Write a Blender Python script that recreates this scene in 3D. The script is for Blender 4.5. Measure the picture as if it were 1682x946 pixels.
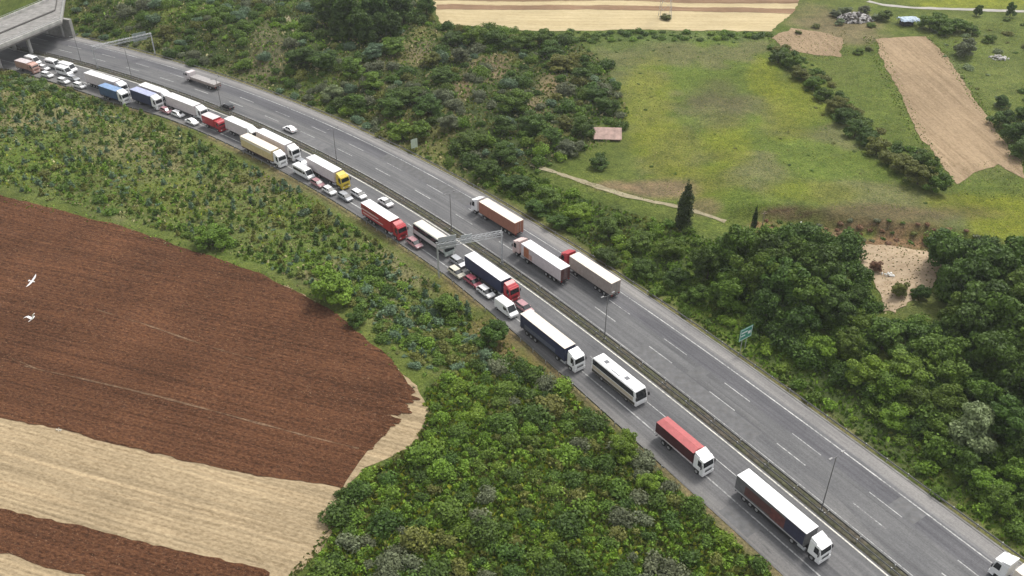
import bpy, bmesh, math, random
import numpy as np
from mathutils import Vector, Matrix
from mathutils.geometry import delaunay_2d_cdt

for _o in list(bpy.data.objects): bpy.data.objects.remove(_o)
rng = np.random.default_rng(11); R = random.Random(11)
SC = bpy.context.scene; COL = SC.collection

# ------------------------------------------------------------------ camera, sky, sun, exposure
CAMH, FPX, PITCH = 106.9, 1500.0, math.radians(35)
cam = bpy.data.objects.new('camera', bpy.data.cameras.new('camera')); COL.objects.link(cam)
cam.location = (0, 0, CAMH); cam.rotation_euler = (math.pi/2-PITCH, 0, 0)
cam.data.sensor_width = 36; cam.data.lens = FPX/1682*36; cam.data.clip_start = 1; cam.data.clip_end = 8000
SC.camera = cam
SUN_EL, SUN_AZ = math.radians(58), math.radians(38)       # azimuth measured from +y towards +x
w = bpy.data.worlds.new('World'); SC.world = w; w.use_nodes = True
nt = w.node_tree; nt.nodes.clear()
out = nt.nodes.new('ShaderNodeOutputWorld'); bg = nt.nodes.new('ShaderNodeBackground')
sky = nt.nodes.new('ShaderNodeTexSky'); sky.sky_type = 'NISHITA'; sky.sun_disc = False
sky.sun_elevation = SUN_EL; sky.sun_rotation = SUN_AZ; sky.air_density = 1.0; sky.dust_density = 3.0; sky.ozone_density = 1.0
hs = nt.nodes.new('ShaderNodeHueSaturation'); hs.inputs['Saturation'].default_value = 0.12
nt.links.new(sky.outputs[0], hs.inputs['Color']); nt.links.new(hs.outputs[0], bg.inputs[0]); nt.links.new(bg.outputs[0], out.inputs[0])
bg.inputs[1].default_value = 0.145
sl = bpy.data.lights.new('sun', 'SUN'); sl.energy = 1.4; sl.angle = math.radians(12); sl.color = (1, .95, .87)
sun = bpy.data.objects.new('sun', sl); COL.objects.link(sun); sun.location = (100, 150, 300)
_d = Vector((math.sin(SUN_AZ)*math.cos(SUN_EL), math.cos(SUN_AZ)*math.cos(SUN_EL), math.sin(SUN_EL)))
sun.rotation_euler = _d.to_track_quat('Z', 'Y').to_euler()
vs = SC.view_settings; vs.view_transform = 'Standard'; vs.look = 'None'; vs.gamma = 1; vs.use_curve_mapping = False; vs.exposure = 0.72
SC.cycles.max_bounces = 5; SC.cycles.diffuse_bounces = 3; SC.cycles.glossy_bounces = 2
SC.cycles.transmission_bounces = 2; SC.cycles.transparent_max_bounces = 4

# ------------------------------------------------------------------ geometry of the place
_cp, _sp = math.cos(PITCH), math.sin(PITCH)
def ray(px, py):
    u, v = px-841.0, py-473.0
    return u, FPX*_cp-v*_sp, -FPX*_sp-v*_cp
def at_z(px, py, z=0.):
    dx, dy, dz = ray(px, py); t = (z-CAMH)/dz
    return dx*t, dy*t
def to_px(x, y, z):
    dz = z-CAMH; fwd = y*_cp-dz*_sp; up = y*_sp+dz*_cp
    return 841+FPX*x/fwd, 473-FPX*up/fwd
CF = [0.0032428223062614826, -0.032653116545151024, 0.0036515252735357215, 0.20685908499894054, 0.9112289870229817]
_aa = np.concatenate([np.linspace(-110, -12, 60), np.linspace(-10, 306, 640), np.linspace(308, 700, 150)])
def _b(a):
    ac = np.clip(a, -10, 306)
    s = np.polyval(np.polyder(np.array(CF)), ac/100)
    return 100*np.polyval(CF, ac/100)+s*(a-ac)
_bb = _b(_aa)
REF = np.stack([(_bb-_aa)/2**.5, (_aa+_bb)/2**.5], 1)
_seg = np.linalg.norm(np.diff(REF, axis=0), axis=1); ST = np.concatenate([[0], np.cumsum(_seg)])
ST += 50.9-ST[np.searchsorted(_aa, -10.0)]
_t = np.gradient(REF, axis=0); TAN = _t/np.linalg.norm(_t, axis=1)[:, None]
NOR = np.stack([TAN[:, 1], -TAN[:, 0]], 1)
def slat(X, Y):
    """station along the motorway and lateral offset to its right"""
    X = np.asarray(X, float).ravel(); Y = np.asarray(Y, float).ravel(); n = len(X)
    s = np.empty(n); l = np.empty(n)
    for i in range(0, n, 20000):
        x = X[i:i+20000, None]; y = Y[i:i+20000, None]
        j = ((x-REF[None, :, 0])**2+(y-REF[None, :, 1])**2).argmin(1)
        dx = x[:, 0]-REF[j, 0]; dy = y[:, 0]-REF[j, 1]
        s[i:i+20000] = ST[j]+dx*TAN[j, 0]+dy*TAN[j, 1]; l[i:i+20000] = dx*NOR[j, 0]+dy*NOR[j, 1]
    return s, l
def road_pt(st, lat):
    st = np.asarray(st, float); lat = np.asarray(lat, float)
    x = np.interp(st, ST, REF[:, 0])+lat*np.interp(st, ST, NOR[:, 0]); y = np.interp(st, ST, REF[:, 1])+lat*np.interp(st, ST, NOR[:, 1])
    return x, y
def road_dir(st): return np.interp(st, ST, TAN[:, 0]), np.interp(st, ST, TAN[:, 1])
def edge_left(st): return np.interp(st, [0, 112, 150, 182, 200, 280, 300, 322, 380, 500], [-12.4, -12.2, -11.2, -10.1, -10.4, -10.8, -11.4, -13.4, -12.6, -12.4])
def ss(a, b, x):
    t = np.clip((np.asarray(x, float)-a)/(b-a), 0, 1); return t*t*(3-2*t)
def vnoise(x, y, sc, seed=0):
    """smooth value noise in 0..1"""
    x = np.asarray(x)/sc+seed*17.3+1000; y = np.asarray(y)/sc+seed*9.1+1000
    xi = np.floor(x).astype(np.int64); yi = np.floor(y).astype(np.int64); fx = x-xi; fy = y-yi
    fx = fx*fx*(3-2*fx); fy = fy*fy*(3-2*fy)
    def h(a, b):
        v = (a*374761393+b*668265263+seed*1442695) & 0x7fffffff
        v = (v ^ (v >> 13))*1274126177 & 0x7fffffff
        return ((v ^ (v >> 16)) & 0xffff)/65535.0
    return (h(xi, yi)*(1-fx)+h(xi+1, yi)*fx)*(1-fy)+(h(xi, yi+1)*(1-fx)+h(xi+1, yi+1)*fx)*fy
def fbm(x, y, sc, seed=0): return .5*vnoise(x, y, sc, seed)+.3*vnoise(x, y, sc/2.1, seed+1)+.2*vnoise(x, y, sc/4.3, seed+2)
_bank = np.array([at_z(px, py, 4) for px, py in [(1215, 352), (1300, 356), (1400, 372), (1480, 384), (1560, 392), (1640, 402)]])
def H(x, y):
    x = np.asarray(x, float); shp = x.shape; xf = x.ravel(); yf = np.asarray(y, float).ravel()
    s, l = slat(xf, yf)
    z = (3.2+3.8*ss(240, 345, s))*ss(19.5, 40, l)+5.0*ss(255, 345, s)*ss(14, 32, -l)
    far = np.maximum(ss(20, 40, l), ss(14.5, 40, -l))
    z += far*(1.3*fbm(xf, yf, 34, 3)-.65)*np.where(l < 0, .55, 1.0)
    # the cut bank above the small sandy yard, a real step in the slope
    yb = np.interp(xf, _bank[:, 0], _bank[:, 1])
    d = yf-yb; m = ss(_bank[0, 0]-6, _bank[0, 0]+6, xf)*(1-ss(_bank[-1, 0]-8, _bank[-1, 0]+8, xf))
    z += m*(2.6*ss(-1.5, 1.5, d)*(1-ss(4, 60, d)))
    return z.reshape(shp)
def pix(px, py, dz=0.):
    z = 0.
    for _ in range(8):
        x, y = at_z(px, py, z+dz); z = float(H(np.array([x]), np.array([y]))[0])
    return Vector((x, y, z))
def pixs(pts, dz=0.): return [pix(p[0], p[1], dz) for p in pts]
def in_poly(px, py, poly):
    px = np.asarray(px); py = np.asarray(py); c = np.zeros(px.shape, bool); n = len(poly)
    for i in range(n):
        x0, y0 = poly[i]; x1, y1 = poly[(i+1) % n]
        if y0 == y1: continue
        c ^= ((y0 > py) != (y1 > py)) & (px < (x1-x0)*(py-y0)/(y1-y0)+x0)
    return c
def poly_dist(px, py, poly):
    """signed pixel distance, positive inside"""
    d = np.full(np.shape(px), 1e9)
    for i in range(len(poly)):
        x0, y0 = poly[i]; x1, y1 = poly[(i+1) % len(poly)]
        ex, ey = x1-x0, y1-y0; t = np.clip(((px-x0)*ex+(py-y0)*ey)/(ex*ex+ey*ey+1e-9), 0, 1)
        d = np.minimum(d, np.hypot(px-x0-t*ex, py-y0-t*ey))
    return np.where(in_poly(px, py, poly), d, -d)

# ------------------------------------------------------------------ materials
def new_mat(name):
    m = bpy.data.materials.new(name); m.use_nodes = True; t = m.node_tree
    return m, t, t.nodes['Principled BSDF']
def N(t, typ, **kw):
    n = t.nodes.new(typ)
    for k, v in kw.items(): setattr(n, k, v)
    return n
def ramp(t, fac, stops):
    r = N(t, 'ShaderNodeValToRGB'); e = r.color_ramp.elements
    while len(e) < len(stops): e.new(.5)
    for q, (p, c) in zip(e, stops): q.position = p; q.color = (*c, 1) if len(c) == 3 else c
    t.links.new(fac, r.inputs[0]); return r.outputs[0]
def mix(t, fac, a, b, mode='MIX'):
    n = N(t, 'ShaderNodeMix', data_type='RGBA', blend_type=mode)
    for s, v in ((0, fac), (6, a), (7, b)):
        if isinstance(v, (int, float)): n.inputs[s].default_value = v
        elif isinstance(v, tuple): n.inputs[s].default_value = (*v, 1)
        else: t.links.new(v, n.inputs[s])
    return n.outputs[2]
def noise(t, vec, scale, detail=3, rough=.55):
    n = N(t, 'ShaderNodeTexNoise'); n.inputs['Scale'].default_value = scale; n.inputs['Detail'].default_value = detail; n.inputs['Roughness'].default_value = rough
    if vec is not None: t.links.new(vec, n.inputs['Vector'])
    return n.outputs['Fac']
def mapping(t, vec, scale=(1, 1, 1), rot=0.):
    m = N(t, 'ShaderNodeMapping'); m.inputs['Scale'].default_value = scale; m.inputs['Rotation'].default_value = (0, 0, rot)
    t.links.new(vec, m.inputs['Vector']); return m.outputs[0]
def geo_pos(t): return N(t, 'ShaderNodeNewGeometry').outputs['Position']
def bump(t, b, h, dist=.05, st=1.):
    n = N(t, 'ShaderNodeBump'); n.inputs['Distance'].default_value = dist; n.inputs['Strength'].default_value = st
    t.links.new(h, n.inputs['Height']); t.links.new(n.outputs[0], b.inputs['Normal'])
_pc = {}
def paint(name, col, rough=.45, metal=0., var=.18, scale=1.5, spec=.5):
    """plain surface with weathering that breaks the colour up a little"""
    if name in _pc: return _pc[name]
    m, t, b = new_mat(name); p = N(t, 'ShaderNodeTexCoord').outputs['Object']
    n1 = noise(t, p, scale, 4, .6); n2 = noise(t, mapping(t, p, (.6, 1, 4)), 2.2, 3)
    dk = tuple(c*(1-var) for c in col); lt = tuple(min(1, c*(1+var*.5)) for c in col)
    c = ramp(t, n1, [(.3, dk), (.7, lt)])
    c = mix(t, ramp(t, n2, [(.45, (0, 0, 0)), (.8, (var, var, var))]), c, (.13, .115, .095))
    t.links.new(c, b.inputs['Base Color']); b.inputs['Roughness'].default_value = rough; b.inputs['Metallic'].default_value = metal
    b.inputs['Specular IOR Level'].default_value = spec
    _pc[name] = m; return m
def glass(): return paint('dark_glass', (.012, .015, .018), .12, 0, .1, 1)
WHITE = lambda: paint('white_paint', (.8, .8, .8), .4, 0, .06)
RUB = lambda: paint('tyre_rubber', (.02, .02, .02), .85)
STEEL = lambda: paint('galvanised_steel', (.46, .47, .48), .5, .4, .25, 3)
DARKM = lambda: paint('dark_chassis_metal', (.025, .025, .028), .6, .2)
CONC = lambda: paint('weathered_concrete', (.33, .32, .30), .85, 0, .3, .5)

# ------------------------------------------------------------------ object helpers
def tag(o, label=None, cat=None, group=None, kind=None):
    if label: o['label'] = label
    if cat: o['category'] = cat
    if group: o['group'] = group
    if kind: o['kind'] = kind
    return o
def thing(name, label, cat, loc=(0, 0, 0), rz=0., group=None):
    o = bpy.data.objects.new(name, None); COL.objects.link(o); o.location = loc; o.rotation_euler = (0, 0, rz); o.empty_display_size = .5
    return tag(o, label, cat, group)
def link(name, me, parent=None, loc=(0, 0, 0), rot=(0, 0, 0)):
    o = bpy.data.objects.new(name, me); COL.objects.link(o); o.location = loc; o.rotation_euler = rot
    if parent is not None: o.parent = parent
    return o
def mesh_np(name, V, F, mats, smooth=False, attr=None, col=None, midx=None):
    """fast mesh from arrays: V (n,3), F (m,k)"""
    V = np.asarray(V, np.float32); F = np.asarray(F, np.int32); k = F.shape[1]
    me = bpy.data.meshes.new(name); me.vertices.add(len(V)); me.vertices.foreach_set('co', V.ravel())
    me.loops.add(F.size); me.loops.foreach_set('vertex_index', F.ravel())
    me.polygons.add(len(F)); me.polygons.foreach_set('loop_start', np.arange(0, F.size, k, dtype=np.int32)); me.polygons.foreach_set('loop_total', np.full(len(F), k, np.int32))
    if midx is not None: me.polygons.foreach_set('material_index', np.asarray(midx, np.int32))
    me.update(calc_edges=True)
    if smooth: me.polygons.foreach_set('use_smooth', np.ones(len(F), bool))
    if attr is not None:
        a = me.attributes.new('tint', 'FLOAT', 'FACE'); a.data.foreach_set('value', np.asarray(attr, np.float32))
    if col is not None:
        a = me.attributes.new('Col', 'FLOAT_COLOR', 'POINT'); a.data.foreach_set('color', np.asarray(col, np.float32).ravel())
    for m in (mats if isinstance(mats, (list, tuple)) else [mats]): me.materials.append(m)
    return me
class MB:
    """collects boxes, prisms and cylinders; build() links them as one mesh object"""
    def __init__(s): s.v = []; s.f = []
    def add(s, V, F):
        n = len(s.v); s.v += [tuple(p) for p in V]; s.f += [tuple(i+n for i in f) for f in F]; return s
    def box(s, x0, x1, y0, y1, z0, z1):
        V = [(x0, y0, z0), (x1, y0, z0), (x1, y1, z0), (x0, y1, z0), (x0, y0, z1), (x1, y0, z1), (x1, y1, z1), (x0, y1, z1)]
        return s.add(V, [(0, 3, 2, 1), (4, 5, 6, 7), (0, 1, 5, 4), (1, 2, 6, 5), (2, 3, 7, 6), (3, 0, 4, 7)])
    def frust(s, a, b):
        """a,b = (x0,x1,y0,y1,z) lower and upper rectangle"""
        V = [(r[i], r[j], r[4]) for r in (a, b) for i, j in ((0, 2), (1, 2), (1, 3), (0, 3))]
        return s.add(V, [(0, 3, 2, 1), (4, 5, 6, 7), (0, 1, 5, 4), (1, 2, 6, 5), (2, 3, 7, 6), (3, 0, 4, 7)])
    def prism(s, prof, y0, y1, y0t=None, y1t=None):
        """side profile (x,z) counter-clockwise seen from -y, swept from y0 to y1"""
        n = len(prof); V = [(x, y0, z) for x, z in prof]+[(x, y1, z) for x, z in prof]
        F = [tuple(range(n)), tuple(range(2*n-1, n-1, -1))]+[(i, n+i, n+(i+1) % n, (i+1) % n) for i in range(n)]
        return s.add(V, F)
    def cyl(s, p, q, r, r2=None, n=10):
        p, q = Vector(p), Vector(q); d = (q-p).normalized(); a = d.orthogonal().normalized(); b = d.cross(a); r2 = r if r2 is None else r2
        V = [p+(a*math.cos(2*math.pi*i/n)+b*math.sin(2*math.pi*i/n))*r for i in range(n)]+[q+(a*math.cos(2*math.pi*i/n)+b*math.sin(2*math.pi*i/n))*r2 for i in range(n)]
        return s.add(V, [tuple(range(n-1, -1, -1)), tuple(range(n, 2*n))]+[(i, (i+1) % n, n+(i+1) % n, n+i) for i in range(n)])
    def mesh(s, name, mat, bevel=0., smooth=False):
        me = bpy.data.meshes.new(name); me.from_pydata(s.v, [], s.f); bm = bmesh.new(); bm.from_mesh(me)
        bmesh.ops.recalc_face_normals(bm, faces=bm.faces)
        if bevel > 0:
            ed = [e for e in bm.edges if len(e.link_faces) == 2 and e.calc_face_angle() > .5]
            bmesh.ops.bevel(bm, geom=ed, offset=bevel, segments=2, profile=.6, affect='EDGES', clamp_overlap=True)
        bm.to_mesh(me); bm.free()
        if smooth:
            for p in me.polygons: p.use_smooth = True
        for m in (mat if isinstance(mat, (list, tuple)) else [mat]): me.materials.append(m)
        return me
    def build(s, name, mat, parent=None, bevel=0., smooth=False, loc=(0, 0, 0)):
        return link(name, s.mesh(name, mat, bevel, smooth), parent, loc)

# ------------------------------------------------------------------ ground
def grow(lo, hi, step, ext):
    a = list(np.arange(lo, hi+step/2, step)); s = step
    while a[-1] < ext: s *= 1.35; a.append(a[-1]+s)
    s = step; p = []
    x = a[0]
    while x > -ext: s *= 1.35; x -= s; p.append(x)
    return np.array(p[::-1]+a)
gx = grow(-236, 236, 1.4, 3500); gy = grow(56, 384, 1.4, 3500)
GX, GY = np.meshgrid(gx, gy)
GZ = H(GX, GY)
S_, L_ = slat(GX.ravel(), GY.ravel()); S_ = S_.reshape(GX.shape); L_ = L_.reshape(GX.shape)
GZ = GZ-.12*((L_ > edge_left(S_)+.6) & (L_ < 16.8))
_fw = np.maximum(GY*_cp-(GZ-CAMH)*_sp, 20)
PXg = 841+FPX*GX/_fw; PYg = 473-FPX*(GY*_sp+(GZ-CAMH)*_cp)/_fw
def C(r, g, b): return np.array([r, g, b])
GRASS, DRY, YEL, SOIL, SCRUB, TANC = C(.082, .118, .021), C(.155, .15, .055), C(.17, .19, .022), C(.19, .115, .065), C(.045, .062, .022), C(.33, .26, .15)
n1 = fbm(GX, GY, 22, 5)[..., None]; n2 = fbm(GX, GY, 7, 9)[..., None]; n3 = fbm(GX, GY, 48, 21)[..., None]
col = GRASS*(1-n1*.45)+DRY*n1*.45
def blend(mask, c, amt=1.):
    global col
    m = np.clip(mask, 0, 1)[..., None]*amt; col = col*(1-m)+c*m
def zone(poly, c, soft=12, amt=1., nz=None, nzs=14):
    d = poly_dist(PXg, PYg, poly)
    m = ss(-soft, soft, d+(fbm(GX, GY, nzs, 31)-.5)*soft*2.2)
    if nz is not None: m = m*ss(nz[0], nz[1], fbm(GX, GY, nz[2], nz[3]))
    blend(m, c, amt)
Z_PLANT = [(-120, 118), (40, 128), (130, 140), (230, 185), (300, 215), (400, 265), (520, 330), (600, 385), (700, 455), (790, 520), (850, 575), (870, 640), (760, 610), (690, 600), (640, 560), (590, 500), (500, 465), (430, 435), (370, 415), (300, 392), (200, 358), (100, 330), (0, 305), (-120, 285)]
Z_THICK = [(700, 640), (760, 600), (870, 600), (930, 640), (985, 690), (1030, 735), (1100, 795), (1160, 850), (1260, 935), (1330, 1010), (470, 1010), (520, 930), (548, 880), (562, 810), (650, 752), (690, 705)]
Z_VERGE = [(880, 345), (960, 402), (1040, 460), (1130, 520), (1240, 598), (1340, 668), (1480, 775), (1690, 935), (1800, 980), (1800, 830), (1682, 770), (1500, 650), (1350, 560), (1200, 480), (1180, 400), (1100, 370), (1000, 340), (900, 300), (860, 280), (780, 280), (800, 312)]
Z_SCRUB = [(420, 140), (560, 190), (700, 262), (800, 315), (870, 300), (900, 275), (1000, 235), (1035, 190), (1000, 110), (940, 60), (860, 55), (720, 45), (690, -20), (470, -40), (110, -40), (117, 58), (180, 68), (260, 88), (330, 112)]
Z_MEADOW = [(940, 50), (1265, 52), (1300, 120), (1400, 230), (1500, 310), (1560, 330), (1682, 420), (1682, 440), (1500, 350), (1250, 345), (1180, 350), (1060, 320), (1030, 240), (1040, 180), (1000, 110)]
zone(Z_SCRUB, SCRUB, 14, .85); zone(Z_SCRUB, DRY, 10, .7, (.52, .62, 18, 41)); zone(Z_SCRUB, GRASS*1.25, 10, .7, (.54, .64, 26, 44))
zone(Z_VERGE, SCRUB*1.5, 14, .8); zone(Z_VERGE, GRASS*1.35, 10, .85, (.42, .58, 14, 46))
zone(Z_THICK, SCRUB*1.25, 10, .9); zone(Z_THICK, C(.105, .15, .034), 8, .85, (.42, .58, 12, 51))
zone(Z_PLANT, C(.115, .142, .042), 10, .9); zone(Z_PLANT, C(.17, .155, .08), 10, .8, (.5, .64, 15, 61)); zone(Z_PLANT, C(.095, .135, .03), 10, .8, (.52, .64, 17, 66))
zone(Z_MEADOW, C(.105, .145, .028), 14, .9); zone(Z_MEADOW, C(.135, .13, .065), 14, .75, (.5, .66, 20, 71)); zone(Z_MEADOW, C(.10, .125, .042), 14, .6, (.52, .64, 30, 74))
for cx, cy, rx, ry, c, a in [(1060, 165, 45, 60, YEL, .6), (1195, 235, 45, 38, YEL, .65), (1300, 175, 52, 50, YEL*.95, .7), (1090, 245, 60, 40, YEL*.85, .6), (1255, 130, 30, 35, YEL*.9, .7), (1150, 300, 70, 25, YEL*.8, .6), (1330, 315, 90, 18, YEL*.85, .5),
        (1640, 360, 60, 45, YEL*.95, .9), (1570, 335, 60, 18, YEL*.85, .7), (1590, 4, 110, 12, YEL*1.05, .9), (1640, 120, 40, 60, C(.12, .145, .04), .7), (1120, 60, 200, 10, C(.075, .12, .03), .6),
        (1180, 175, 50, 40, C(.11, .10, .055), .55), (820, 95, 32, 9, TANC*.55, .9), (800, 115, 40, 16, C(.2, .15, .095), .8), (905, 140, 26, 20, TANC*.6, .9), (880, 175, 18, 20, C(.2, .15, .1), .7), (760, 140, 14, 22, C(.2, .14, .09), .6), (690, 85, 26, 22, C(.16, .13, .085), .7), (440, 75, 35, 45, C(.15, .14, .08), .7), (425, 110, 50, 25, C(.17, .15, .085), .6),
        (1090, 310, 60, 14, C(.19, .135, .09), .85), (1010, 305, 35, 8, C(.2, .14, .09), .8), (1160, 340, 25, 14, C(.16, .12, .07), .7), (1290, 350, 50, 12, C(.13, .085, .055), .9),
        (1440, 352, 170, 16, C(.11, .08, .05), .75), (1450, 374, 110, 11, C(.13, .08, .052), .8), (1385, 388, 40, 13, C(.22, .15, .09), .9), (1475, 398, 62, 11, C(.20, .115, .072), .85), (1420, 385, 18, 8, GRASS*1.2, .8), (1250, 375, 30, 12, C(.22, .13, .075), .8),
        (1590, 590, 14, 22, C(.22, .14, .08), .9), (1570, 545, 18, 18, C(.19, .15, .08), .8), (1510, 500, 60, 25, C(.12, .135, .045), .7),
        (60, 275, 110, 26, C(.10, .15, .024), .7), (300, 330, 90, 30, C(.12, .15, .03), .7), (200, 245, 90, 30, C(.17, .16, .075), .7), (450, 300, 90, 22, C(.19, .155, .085), .6), (800, 555, 60, 40, C(.19, .13, .06), .6), (760, 480, 40, 40, C(.17, .13, .05), .55), (480, 430, 60, 20, C(.1, .15, .025), .6), (880, 600, 50, 30, C(.18, .13, .05), .5),
        (1560, 130, 30, 40, C(.13, .15, .07), .5), (1630, 250, 50, 50, C(.13, .15, .05), .6), (1380, 45, 70, 30, C(.2, .15, .1), .7), (1330, 25, 40, 20, C(.16, .14, .07), .6)]:
    d = 1-np.hypot((PXg-cx)/rx, (PYg-cy)/ry)
    blend(ss(-.35, .45, d+(fbm(GX, GY, 9, 81)-.5)*.9), c, a)
# bare earth strip along both pavement edges
blend(ss(-2.4, -.2, -(edge_left(S_)-L_))*(L_ < edge_left(S_)+1)*ss(.35, .6, fbm(GX, GY, 9, 91)+.12), C(.21, .155, .10), .8)
blend((1-ss(18.2, 20.6, L_))*(L_ > 16)*ss(.3, .6, fbm(GX, GY, 12, 95)+.1), C(.19, .16, .085), .75)
col = col*(.72+.56*n2)
idx = np.arange(GX.size).reshape(GX.shape)
F = np.stack([idx[:-1, :-1], idx[:-1, 1:], idx[1:, 1:], idx[1:, :-1]], -1).reshape(-1, 4)
m, t, b = new_mat('grassland'); p = geo_pos(t)
at = N(t, 'ShaderNodeAttribute', attribute_name='Col')
na = noise(t, p, 1.9, 5, .72); nb = noise(t, p, .42, 4, .65)
c = mix(t, 1., at.outputs['Color'], ramp(t, na, [(.28, (.45, .45, .42)), (.5, (1, 1, 1)), (.74, (1.65, 1.6, 1.5))]), 'MULTIPLY')
c = mix(t, 1., c, ramp(t, nb, [(.3, (.70, .76, .72)), (.7, (1.28, 1.22, 1.18))]), 'MULTIPLY')
t.links.new(c, b.inputs['Base Color']); b.inputs['Roughness'].default_value = .95; b.inputs['Specular IOR Level'].default_value = .1
bump(t, b, na, .5, .8)
ground = link('ground', mesh_np('ground', np.stack([GX, GY, GZ], -1).reshape(-1, 3), F, m, True, col=np.concatenate([col, np.ones(GX.shape+(1,))], -1).reshape(-1, 4)))
tag(ground, kind='structure')

# ------------------------------------------------------------------ thin summer haze
_hz = MB().box(-900, 900, -400, 1400, -8, 118).mesh('haze', bpy.data.materials.new('haze_air'))
_hm = _hz.materials[0]; _hm.use_nodes = True; _ht = _hm.node_tree; _ht.nodes.clear()
_ho = _ht.nodes.new('ShaderNodeOutputMaterial'); _hv = _ht.nodes.new('ShaderNodeVolumePrincipled'); _hv.inputs['Color'].default_value = (.86, .89, .93, 1); _hv.inputs['Density'].default_value = .00013; _hv.inputs['Anisotropy'].default_value = .2
_ht.links.new(_hv.outputs[0], _ho.inputs['Volume']); tag(link('haze', _hz), kind='stuff')

# ------------------------------------------------------------------ field sheets draped on the ground
def sheet(name, poly_px, mat, lift, step=2.2, jag=.35, jseed=0, world=None):
    P = np.array([(v.x, v.y) for v in pixs(poly_px)]) if world is None else np.array(world)
    pts = []
    for i in range(len(P)):
        a, b2 = P[i], P[(i+1) % len(P)]; n = max(1, int(np.linalg.norm(b2-a)/1.1))
        d = (b2-a)/max(1e-6, np.linalg.norm(b2-a)); nn = np.array([-d[1], d[0]])
        for k in range(n):
            q = a+(b2-a)*k/n; pts.append(q+nn*(vnoise(q[0:1], q[1:2], 1.7, jseed)[0]+vnoise(q[0:1], q[1:2], 6, jseed+1)[0]-1)*2*jag)
    pts = np.array(pts); nb_ = len(pts)
    x0, y0 = pts.min(0); x1, y1 = pts.max(0)
    X, Y = np.meshgrid(np.arange(x0, x1, step), np.arange(y0, y1, step)); X = X.ravel()+.01; Y = Y.ravel()+.013
    ins = in_poly(X, Y, [tuple(q) for q in pts]); ins &= poly_dist(X, Y, [tuple(q) for q in P]) > step*.6
    allp = [Vector(q) for q in pts]+[Vector((a, b2)) for a, b2 in zip(X[ins], Y[ins])]
    vo, _, fo, *_ = delaunay_2d_cdt(allp, [(i, (i+1) % nb_) for i in range(nb_)], [], 1, 1e-4)
    V = np.array([(q.x, q.y) for q in vo]); Z = H(V[:, 0], V[:, 1])+lift
    me = bpy.data.meshes.new(name); me.from_pydata([(a, b2, c2) for (a, b2), c2 in zip(V, Z)], [], fo)
    bm = bmesh.new(); bm.from_mesh(me); bmesh.ops.recalc_face_normals(bm, faces=bm.faces)
    if sum(f.normal.z for f in bm.faces) < 0: bmesh.ops.reverse_faces(bm, faces=bm.faces)
    bm.to_mesh(me); bm.free(); me.materials.append(mat)
    o = link(name, me); return tag(o, kind='structure')
def field_mat(name, dark, light, rot, fine=2.2, row=1.6, rowamt=.5, blot=(.8, 1.2), speck=None, bd=.12, furrows=0):
    m, t, b = new_mat(name); p = geo_pos(t)
    q = mapping(t, p, (1, 1, 1), -rot)
    rows = noise(t, mapping(t, q, (.035, row, .2)), 1.0, 4, .6)
    fn = noise(t, mapping(t, q, (.55, 1, 1)), fine, 5, .7); bl = noise(t, p, .06, 3)
    f = N(t, 'ShaderNodeMath', operation='MULTIPLY_ADD'); t.links.new(rows, f.inputs[0]); f.inputs[1].default_value = rowamt
    g = N(t, 'ShaderNodeMath', operation='MULTIPLY'); t.links.new(fn, g.inputs[0]); g.inputs[1].default_value = 1-rowamt; t.links.new(g.outputs[0], f.inputs[2])
    c = ramp(t, f.outputs[0], [(.34, dark), (.66, light)])
    c = mix(t, 1., c, ramp(t, bl, [(.3, (blot[0],)*3), (.7, (blot[1],)*3)]), 'MULTIPLY')
    if furrows:   # plough ridges and the wider passes of the tractor
        r2 = noise(t, mapping(t, q, (.012, .75, .2)), 1.0, 3, .7); c = mix(t, 1., c, ramp(t, r2, [(.32, (.8, .8, .8)), (.5, (1, 1, 1)), (.7, (1.22, 1.2, 1.19))]), 'MULTIPLY')
        wv = N(t, 'ShaderNodeTexWave', bands_direction='Y'); wv.inputs['Scale'].default_value = .36; wv.inputs['Distortion'].default_value = 2.5; wv.inputs['Detail'].default_value = 3; wv.inputs['Detail Scale'].default_value = .6; t.links.new(q, wv.inputs['Vector'])
        c = mix(t, 1., c, ramp(t, wv.outputs['Fac'], [(0, (.92, .92, .92)), (1, (1.07, 1.07, 1.07))]), 'MULTIPLY')
    if speck:
        s = noise(t, p, 3.1, 2, .8); c = mix(t, ramp(t, s, [(.62, (0, 0, 0)), (.72, (.8, .8, .8))]), c, speck)
    t.links.new(c, b.inputs['Base Color']); b.inputs['Roughness'].default_value = .95; b.inputs['Specular IOR Level'].default_value = .08
    bump(t, b, f.outputs[0], bd, 1.); return m
RA = math.radians(-18)
M_PLOUGH = field_mat('ploughed_soil', (.027, .0112, .0060), (.162, .073, .036), RA, 2.6, 1.3, .24, (.8, 1.18), (.29, .185, .115), .4, 1)
M_STUB = field_mat('pale_stubble', (.19, .14, .08), (.44, .345, .215), RA, 2.4, 1.3, .36, (.88, 1.1), None, .12, 1)
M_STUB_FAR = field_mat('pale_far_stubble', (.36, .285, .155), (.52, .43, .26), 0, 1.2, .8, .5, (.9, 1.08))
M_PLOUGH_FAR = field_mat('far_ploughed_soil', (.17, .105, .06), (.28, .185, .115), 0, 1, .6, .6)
M_PINK = field_mat('dry_pinkish_tillage', (.19, .135, .08), (.37, .275, .175), math.radians(95), 1.6, .9, .45, (.85, 1.1), (.2, .17, .07))
M_SAND = field_mat('sandy_soil', (.30, .22, .14), (.47, .37, .26), .4, 1.4, .7, .3)
M_TRACK = field_mat('dirt_track_soil', (.20, .175, .105), (.40, .35, .235), -.5, 1.6, .7, .4)
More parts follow.
